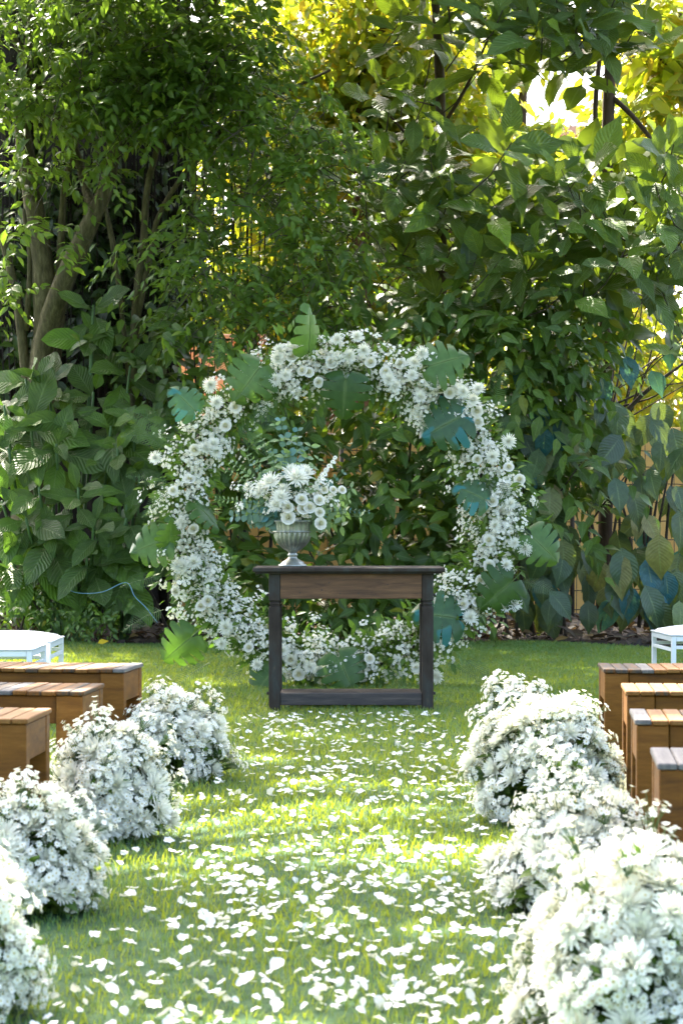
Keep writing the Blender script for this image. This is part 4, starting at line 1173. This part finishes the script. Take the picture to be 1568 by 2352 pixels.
def arch():
    random.seed(81)
    DA = 12.55
    cz = W(0, 704+755*.6328, DA).z
    cx = W(294+765*.6328, 0, DA).x
    org = Vector((cx, DA, 0))
    t = thing('flower_arch', 'round flower arch ringed with white blooms, ferns and monstera leaves', 'flower arch', org)
    A, B = 565*.6328*DA/FPX, 532*.6328*DA/FPX
    z = lambda zx, zy, d=DA: np.array(W(294+zx*.6328, 704+zy*.6328, d))-np.array(org)
    C0 = np.array([0, 0, cz])
    def on(phi, off=0, dy=0):
        return C0+np.array([(A+off)*math.cos(phi), dy, (B+off)*math.sin(phi)])
    for rr in (-.05, .05):
        m = MB(); m.tube([on(2*math.pi*k/60, rr) for k in range(61)], .009, 6, cap=False); link('ring_frame', m.mesh('ring_frame', [WIRE], True), t)
    for sx in (-1, 1):
        m = MB(); m.tube([on(-math.pi/2+sx*.5, 0), on(-math.pi/2+sx*.5, 0)*np.array([1, 1, 0])+np.array([0, .35, .01])], .009, 6); link('foot', m.mesh('foot', [WIRE], True), t)
    # green filling, one mass
    n = 7000
    ph = rs.uniform(0, 2*math.pi, n)
    rr = rs.normal(0, .085, n); yy = rs.normal(0, .06, n)
    P = np.stack([(A+rr)*np.cos(ph), yy, cz+(B+rr)*np.sin(ph)], -1)
    lowz = P[:, 2] < .03; P[lowz, 2] = rs.uniform(.03, .12, lowz.sum())
    D = np.stack([np.cos(ph)*rr*8, yy*6-.3, np.sin(ph)*rr*8], -1)+rs.normal(0, .6, (n, 3))
    N = np.array([0, -.6, .7])+rs.normal(0, .5, (n, 3))
    o = link('foliage', join('foliage', T_SMALL4, P, frames(D, N), rs.uniform(.04, .085, n), [G['filler']]), t); o['kind'] = 'stuff'
    # daisy sprays; density varies round the ring, shared meshes
    k = 0; cand = []
    while k < 1150:
        phi = random.uniform(0, 2*math.pi)
        dens = 1.0
        deg = math.degrees(phi)
        if 150 < deg < 172: dens = .55
        if 112 < deg < 128: dens = .6
        if 10 < deg < 24: dens = .8
        if math.sin(phi*7+1.1)*.3+.75 < random.random() or random.random() > dens: continue
        off = random.gauss(0, .084); dy = -abs(random.gauss(.06, .05))
        p = on(phi, off, dy)
        if p[2] < .05: p[2] = random.uniform(.05, .16)
        rad = np.array([math.cos(phi), 0, math.sin(phi)])
        axis = rad*off*6+np.array([random.gauss(0, .25), -1, .35+random.gauss(0, .25)])
        cand.append((p, axis)); k += 1
    for i, (p, axis) in enumerate(cand[:290]):
        place('daisy_spray', random.choice(SPRAYS_SMALL+SPRAY), t, p, axis, random.uniform(.8, 1.15))
    # the rest of the small daisies as one mass
    m = MB()
    for (p, axis) in cand[290:]:
        ax = unit(np.array(axis)); a = unit(np.cross(ax, [0.1, .2, 1])); b = np.cross(ax, a)
        for q in range(10):
            c = p+a*random.gauss(0, .024)+b*random.gauss(0, .024)+ax*random.uniform(.01, .05)
            daisy_into(m, c, ax+np.array([random.gauss(0, .3) for _ in range(3)]), random.uniform(.0085, .012))
    o = link('small_daisies', m.mesh('small_daisies', [WHITE, YELLOW], True, recalc=False), t); o['kind'] = 'stuff'
    mums = [(550,160),(600,150),(760,120),(830,110),(855,160),(760,195),(800,180),(1065,170),(1040,205),(1030,250),(945,265),(965,290),(1100,285),(535,265),(540,190),(570,250),(300,285),(320,350),(310,500),(320,530),(280,515),(1200,300),(1270,300),(1250,340),
            (1320,545),(1380,490),(100,550),(195,790),(200,945),(240,930),(355,1165),(340,1225),(470,1300),(560,1250),(660,1310),(1045,1310),(1120,1340),(735,1300),(1385,715),(1330,795),(1440,880),(1400,860),(1370,940),(1400,1080),(1370,1090),(1240,1130),(180,940),(1215,310),(1060,330),(690,1320)]
    for (a, b) in mums:
        p = z(a, b, DA-.16-random.uniform(0, .05))
        if p[2] < .06: p[2] = .06
        place('chrysanthemum', random.choice(MUM), t, p, (random.gauss(0, .3), -1, .25+random.gauss(0, .25)), random.uniform(.043, .057))
    roses = [(635,235),(690,275),(595,185),(655,240),(880,205),(990,210),(935,240),(390,365),(355,435),(245,520),(225,630),(165,670),(240,810),(170,1035),(265,1090),(290,1070),(440,1240),(590,1280),(620,1335),(875,1280),(1180,1180),(1215,1085),(1265,1075),(1280,995),(1310,940),(1310,850),(1320,710),(1265,555),(1380,585),(1420,630),(1270,420),(1265,380),(1165,315),(735,205)]
    for (a, b) in roses:
        p = z(a, b, DA-.17)
        if p[2] < .06: p[2] = .06
        place('rose', random.choice(ROSE), t, p, (random.gauss(0, .3), -1, .15+random.gauss(0, .25)), random.uniform(.034, .042))
    # monstera leaves: centre x, y, direction of tip (picture), size, colour, how edge-on
    mon = [(475,225,(-.55,-.75),.31,'mon_light',.9),(655,150,(.15,1),.33,'mon',.35),(1095,215,(.9,.3),.31,'mon_light',.9),(790,265,(-.1,-1),.30,'mon',.9),(240,375,(-.55,.6),.24,'mon_sky_tint',.8),
           (1205,400,(-.9,-.45),.34,'mon_sky_tint',.95),(1290,700,(-.8,.45),.25,'mon_sky_tint',.7),(1465,835,(.65,-.6),.28,'mon_light',.85),(130,850,(-.8,-.25),.28,'mon_light',.6),(1390,1000,(-.7,-.6),.31,'mon',.9),
           (1190,1130,(-.9,.15),.33,'mon_sky_tint',.9),(765,1275,(.35,-.75),.30,'mon_light',.9),(230,1200,(-.6,-.5),.28,'mon',.8),(250,720,(.7,-.6),.26,'mon',.35),(150,860,(.1,.5),.2,'mon',.5),(520,1350,(-.4,-.5),.22,'mon',.7),(1350,170,(-.5,.8),.01,'mon',.5)]
    for (a, b, dr, s, key, face) in mon[:-1]:
        p = z(a, b, DA-.19-random.uniform(0, .03))
        if p[2] < .1: p[2] = .1
        dv = (dr[0], random.uniform(-.2, .05), dr[1])
        nv = (random.gauss(0, .15)+(1-face)*1.2, -face, .35)
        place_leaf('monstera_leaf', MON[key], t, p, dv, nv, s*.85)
    ferns = [(340,250,(-.1,1)),(380,280,(.5,.9)),(1300,400,(.8,.6)),(1330,360,(.2,1)),(1330,430,(1,.1)),(150,450,(-.9,.5)),(160,480,(-1,.1)),(130,520,(-.8,.8)),(150,640,(-.9,.2)),(160,650,(-.6,-.7)),(1290,600,(.3,-1)),(1320,620,(.6,-.8)),(1250,620,(-.2,-1)),
             (400,430,(.6,-.6)),(430,400,(.9,-.2)),(450,350,(.8,-.6)),(120,980,(-1,-.2)),(130,1100,(-.9,-.4)),(1420,560,(.7,-.7)),(1150,1290,(.8,-.4)),(1220,1280,(.6,-.5)),(420,1330,(-.5,-.5)),(930,1330,(.4,-.3)),(1410,1000,(.9,-.2)),(1080,1330,(.4,-.6)),(300,1290,(-.6,-.4))]
    for (a, b, dr) in ferns:
        p = z(a, b, DA-.12-random.uniform(0, .05))
        if p[2] < .12: p[2] = .12
        place_leaf('fern_frond', random.choice(FERN), t, p, (dr[0], -.3, dr[1]), (random.gauss(0, .3), -1, .4), random.uniform(.24, .32))
arch()

# ---- bouquet in the urn
def bouquet():
    random.seed(91)
    t = thing('flower_arrangement', 'white roses and chrysanthemums with eucalyptus filling the silver urn', 'bouquet', URN+Vector((0, 0, .2)))
    org = URN+Vector((0, 0, .2))
    D = URN.y
    q = lambda a, b, d=D: np.array(W(490+a*.254, 949+b*.254, d))
    base = np.array(org)
    for (a, b, s, dy) in ((760, 590, .072, -.12), (715, 540, .06, -.07), (830, 550, .06, -.06), (520, 630, .062, -.10), (450, 690, .058, -.07), (620, 770, .058, -.14), (575, 840, .048, -.14), (320, 670, .035, -.05), (420, 730, .04, -.1), (640, 700, .045, -.1)):
        p = q(a, b)+np.array([0, dy, 0]); ax = unit(p-base-np.array([0, 0, -.02]))+np.array([0, -1.0, .15])
        place('chrysanthemum', random.choice(MUM), t, p, ax, s, org=org)
    for (a, b, s) in ((800, 790, .037), (815, 870, .037), (870, 860, .036), (955, 795, .034), (960, 900, .03), (965, 1000, .037), (685, 950, .042), (680, 860, .034), (1000, 700, .026), (1160, 700, .026), (1080, 700, .025)):
        p = q(a, b)+np.array([0, -.13 if b > 750 else -.08, 0])
        place('rose', random.choice(ROSE), t, p, unit(p-base)*.7+np.array([0, -.9, .1]), s, org=org)
    # eucalyptus and leafy stems
    def stem(name, end, size, n, mat, T, start=(0, 0), curve=.05, fold=False):
        e = q(*end)+np.array([0, random.uniform(-.06, .04), 0])
        s0 = base+np.array([start[0], -.02, 0])
        P = smooth_path([s0, (s0+e)/2+np.array([random.uniform(-.02, .02), -.02, curve]), e], 6)
        m = MB(); m.tube(P, [.0025, .001], 4, cap=False)
        o = link(name, m.mesh(name, [STEM], True), t, loc=(-np.array(org)))
        Ps, Ds, Ns, Ss = [], [], [], []
        for k in range(n):
            f = .25+.75*k/(n-1)
            i = f*(len(P)-1); i0 = min(int(i), len(P)-2); p = P[i0]+(P[i0+1]-P[i0])*(i-i0); tg = unit(P[i0+1]-P[i0])
            sd = unit(np.cross(tg, np.array([0, -1.0, .2])))
            for sg in (-1, 1):
                Ps.append(p); Ds.append(sd*sg+tg*.45+np.array([0, random.gauss(0, .4), random.gauss(0, .15)])); Ns.append(np.array([random.gauss(0, .5), -1, .6+random.gauss(0, .4)])); Ss.append(1.6*size*(1.1-.6*f)*random.uniform(.8, 1.15))
        lm = join('leaves', T, np.array(Ps), frames(np.array(Ds), np.array(Ns)), np.array(Ss), [mat])
        link('leaves', lm, o)
    E = G['euc']
    for end, size, n in (((610, 70), .042, 9), ((765, 160), .045, 9), ((540, 360), .045, 6), ((820, 320), .042, 6), ((360, 460), .035, 7), ((180, 930), .045, 9), ((340, 1010), .045, 7), ((290, 810), .04, 7), ((450, 930), .045, 6), ((1170, 540), .03, 6)):
        stem('eucalyptus_stem', end, size, n, E, T_ROUND)
    F_ = G['fern']; F2 = leaf_mat('pale_sprig_leaf', [(0, (.13, .20, .09)), (1, (.2, .28, .12))], (.2, .35, .06), .3, .5)
    for end, size, n in (((390, 150), .03, 12), ((300, 340), .026, 11), ((165, 440), .03, 12), ((130, 520), .026, 11), ((25, 770), .026, 14), ((230, 650), .024, 9)):
        stem('leafy_sprig', end, size, n, F2, T_SMALL4)
    for end, size, n in (((880, 300), .06, 5), ((640, 400), .055, 4), ((1250, 680), .05, 5), ((1190, 880), .06, 5), ((1160, 1020), .06, 6), ((1320, 940), .05, 4), ((230, 880), .05, 5), ((1040, 900), .05, 5), ((600, 980), .04, 5), ((880, 960), .045, 5)):
        stem('leafy_sprig', end, size*1.15, n, random.choice([F2, G['filler']]), T_MED)
    for end, size, n in (((560, 110), .06, 5), ((700, 250), .06, 5), ((440, 300), .055, 5), ((950, 420), .055, 5), ((330, 560), .05, 5), ((1220, 780), .055, 6), ((1010, 1010), .05, 4), ((480, 1010), .05, 4)):
        stem('leafy_sprig', end, size, n, F2, T_MED)
    # snapdragon spikes: white florets along a stem
    for end in ((1130, 370), (1170, 680), (880, 450), (1080, 600)):
        e = q(*end); P = smooth_path([base, (base+e)/2+np.array([0, -.03, .02]), e], 8)
        m = MB()
        V, F = tube(P, [.003, .0015], 4, False); m.add(V, F, 2)
        for k in range(26):
            f = .42+.58*k/26; i = f*(len(P)-1); i0 = min(int(i), len(P)-2); p = P[i0]
            a = random.uniform(0, 6.28); rd = np.array([math.cos(a), -abs(math.sin(a)), .35])
            daisy_into(m, p+rd*.018*(1.4-f), rd, .016*(1.5-f)+.004)
        link('snapdragon', m.mesh('snapdragon', [WHITE, G['filler'], STEM], True, recalc=False), t, loc=-np.array(org))
    for k in range(34):
        a, b = random.gauss(720, 210), random.gauss(760, 120)
        p = q(a, b)+np.array([0, -.03-random.uniform(0, .06), 0])
        place('daisy_spray', random.choice(SPRAYS_SMALL), t, p, unit(p-base)+np.array([0, -.6, .2]), random.uniform(.7, 1), org=org)
    # small thin flowering twig at the right
    stem('leafy_sprig', (1400, 890), .02, 12, E, T_SMALL4)
bouquet()

# ---- white flower mounds along the aisle
def mound(label, X, Yb, rx, h, seed, nm, ns, lean=0.0):
    random.seed(seed)
    d = FPX*CAMH/(Yb-HORIZ)
    org = Vector(((X-CX)*d/FPX, d+rx*.7, 0))
    t = thing('flower_mound', label, 'flowers', org, group='white flower mounds lining the aisle')
    ry = rx*.9
    def surf(a, e, k=1.0):
        bump = 1+.15*math.sin(3*a+seed)+.15*math.sin(4*a+e*6+seed*2)+.10*math.sin(8*a-e*9+seed)
        return np.array([rx*bump*math.cos(a)*math.cos(e)*k, ry*bump*math.sin(a)*math.cos(e)*k, max(.03, h*(.12+.88*math.sin(e))*k*(.80+.20*bump))])
    # green heart of stems and leaves
    n = 900
    a = rs.uniform(0, 2*math.pi, n); e = np.arcsin(rs.uniform(0, 1, n)); k = rs.uniform(.25, .9, n)
    P = np.array([surf(a[i], e[i], k[i]) for i in range(n)])
    Dr = P*np.array([1/rx, 1/ry, .8/h])+rs.normal(0, .4, (n, 3)); N = np.array([0, -.4, .8])+rs.normal(0, .5, (n, 3))
    o = link('foliage', join('foliage', T_SMALL4, P, frames(Dr, N), rs.uniform(.04, .085, n), [G['filler']]), t); o['kind'] = 'stuff'
    m = MB()
    for i in range(60):
        p = surf(random.uniform(0, 6.28), math.asin(random.uniform(.1, 1)), random.uniform(.85, 1))
        m.tube([(p[0]*.12, p[1]*.12, 0), p*np.array([.55, .55, .6]), p], [.0025, .002, .0012], 3, cap=False)
    link('stems', m.mesh('stems', [STEM]), t, kind='stuff')
    mp = []
    for i in range(int(nm*2)):
        for _ in range(20):
            aa = random.uniform(math.pi*.95, 2.05*math.pi) if random.random() < .75 else random.uniform(0, math.pi)
            ee = math.asin(min(1, random.betavariate(1.7, 1.3)))
            p = surf(aa, ee, random.uniform(1.02, 1.2))
            if all(np.linalg.norm(p-q) > .062 for q in mp): break
        mp.append(p)
        ax = np.array([p[0]/rx, p[1]/ry, p[2]/h*.9+.1])+np.array([random.gauss(0, .2) for _ in range(3)])
        place('chrysanthemum', random.choice(POM+MUM[:1]), t, p, ax, random.uniform(.042, .06))
    for i in range(min(290, int(ns*1.3))):
        for _ in range(6):
            aa = random.uniform(math.pi*.9, 2.1*math.pi) if random.random() < .78 else random.uniform(0, math.pi)
            ee = math.asin(min(1, random.uniform(.02, 1)))
            kk = random.choice([random.uniform(.86, 1.0), random.uniform(.9, 1.05), random.uniform(1.0, 1.14)])
            if i % 9 == 0 and ee > .35: kk = random.uniform(1.12, 1.3)
            p = surf(aa, ee, kk)
            # gaps near the ground on the aisle side
            if p[2] < h*.6 and math.sin(aa*4+seed*1.7)+.4*math.sin(ee*9+seed) > .35: continue
            if all(np.linalg.norm(p-q) > .052 for q in mp): break
        ax = np.array([p[0]/rx, p[1]/ry, p[2]/h])+np.array([random.gauss(0, .25) for _ in range(3)])
        place('daisy_spray', random.choice(SPRAY), t, p, ax, random.uniform(.75, 1.1))
    for i in range(6):
        aa = random.uniform(math.pi*1.0, 2.0*math.pi); p = surf(aa, random.uniform(.1, .7), .93)
        place_leaf('leaf', LEAFM, t, p, (p[0]+random.gauss(0, .1), p[1], random.gauss(0, .1)), (0, -.3, 1), random.uniform(.07, .11))
LEAFM = mesh_of('leaf', T_MED, G['filler'])
mound('white flower mound on the left farthest up the aisle', 396, 1800, .17, .29, 101, 17, 190)
mound('white flower mound on the left beside the middle bench', 232, 1938, .165, .305, 102, 20, 200)
mound('white flower mound on the left beside the nearest bench', 48, 2110, .14, .265, 103, 16, 220)
mound('white flower mound cut by the lower left edge', -105, 2345, .11, .29, 104, 14, 180)
mound('small shaded white flower mound on the right farthest up the aisle', 1200, 1778, .13, .30, 105, 10, 130)
mound('tall white flower mound on the right beside the far benches', 1272, 1900, .20, .36, 106, 22, 230)
mound('white flower mound on the right between two sunlit mounds', 1345, 2112, .165, .25, 107, 20, 220)
mound('nearest white flower mound filling the lower right corner', 1498, 2420, .195, .32, 108, 24, 270)

# ---- petals scattered on the grass
def petals():
    random.seed(121)
    mes = []
    for s in range(6):
        r = random.Random(s)
        T = leaf_template(r.uniform(.7, .95), 7, 4, .56, r.uniform(-.45, .5), r.uniform(-.8, .8), tip=.5, wave=.07, seed=s, base=.6)
        V = T[0].copy(); V[:, 1] -= .5
        mes.append((V, T[1], T[2]))
    ms = [np_mesh('rose_petal', T[0], T[1], [PETAL], uv=T[2]) for T in mes]
    pts = []
    while len(pts) < 1650:
        y = random.uniform(3.9, 10.6) if random.random() < .72 else random.uniform(3.9, 6.2)
        x = random.uniform(-.66, .70)
        if random.random() < max(0, abs(x-.03)-.42)*3 or (y > 9.5 and abs(x) > .52): continue
        if random.random() < .2 and pts:      # clumps
            b = random.choice(pts); x, y = b[0]+random.gauss(0, .03), b[1]+random.gauss(0, .05)
        pts.append((x, y))
    pts.sort(key=lambda p: p[1])
    rest = []
    for i, (x, y) in enumerate(pts):
        s = min(.034, max(.013, random.lognormvariate(math.log(.024), .25)))
        dv = np.array([[random.gauss(0, 1), random.gauss(0, 1), random.gauss(0, .2)]])
        nv = np.array([[random.gauss(0, .28), random.gauss(-.12, .28), 1]])
        R = frames(dv, nv)[0]
        p = np.array([x, y, random.uniform(.012, .031)])
        if i < 290:
            o = link('rose_petal', random.choice(ms), None, mat=mats_at([p], [R], [s], 0))
            tag(o, 'loose white rose petal lying on the aisle grass', 'petal', 'petals scattered on the aisle')
        else:
            rest.append((p, R, s*1.05))
    o = link('far_petals', join('far_petals', mes[0], np.array([r[0] for r in rest]), np.array([r[1] for r in rest]), np.array([r[2] for r in rest]), [PETAL]))
    tag(o, 'white petals strewn on the grass toward the table', 'petals', kind='stuff')
petals()

# ---- a yellow fallen leaf and a blue ribbon in the hedge
p = W(241, 1486, 16.6)
o = link('fallen_leaf', mesh_of('fallen_leaf', T_MED, YLEAF), None, mat=mats_at([np.array([p.x, FPX*CAMH/(1492-HORIZ), .05])], [frames(np.array([[.6, .4, .25]]), np.array([[.1, -.8, .7]]))[0]], [.11], 0))
tag(o, 'single yellow leaf fallen on the grass right of the left stools', 'leaf')
m = MB()
pts = smooth_path([np.array(W(X, Y, d)) for X, Y, d in ((150, 1350, 16.7), (180, 1362, 16.65), (235, 1360, 16.6), (290, 1338, 16.6), (310, 1370, 16.55), (335, 1395, 16.5), (362, 1430, 16.5))], 5)
m.tube(pts, .004, 5)
tag(link('blue_ribbon', m.mesh('blue_ribbon', [RIBBON], True)), 'pale blue ribbon looped among the left shrubs', 'ribbon')
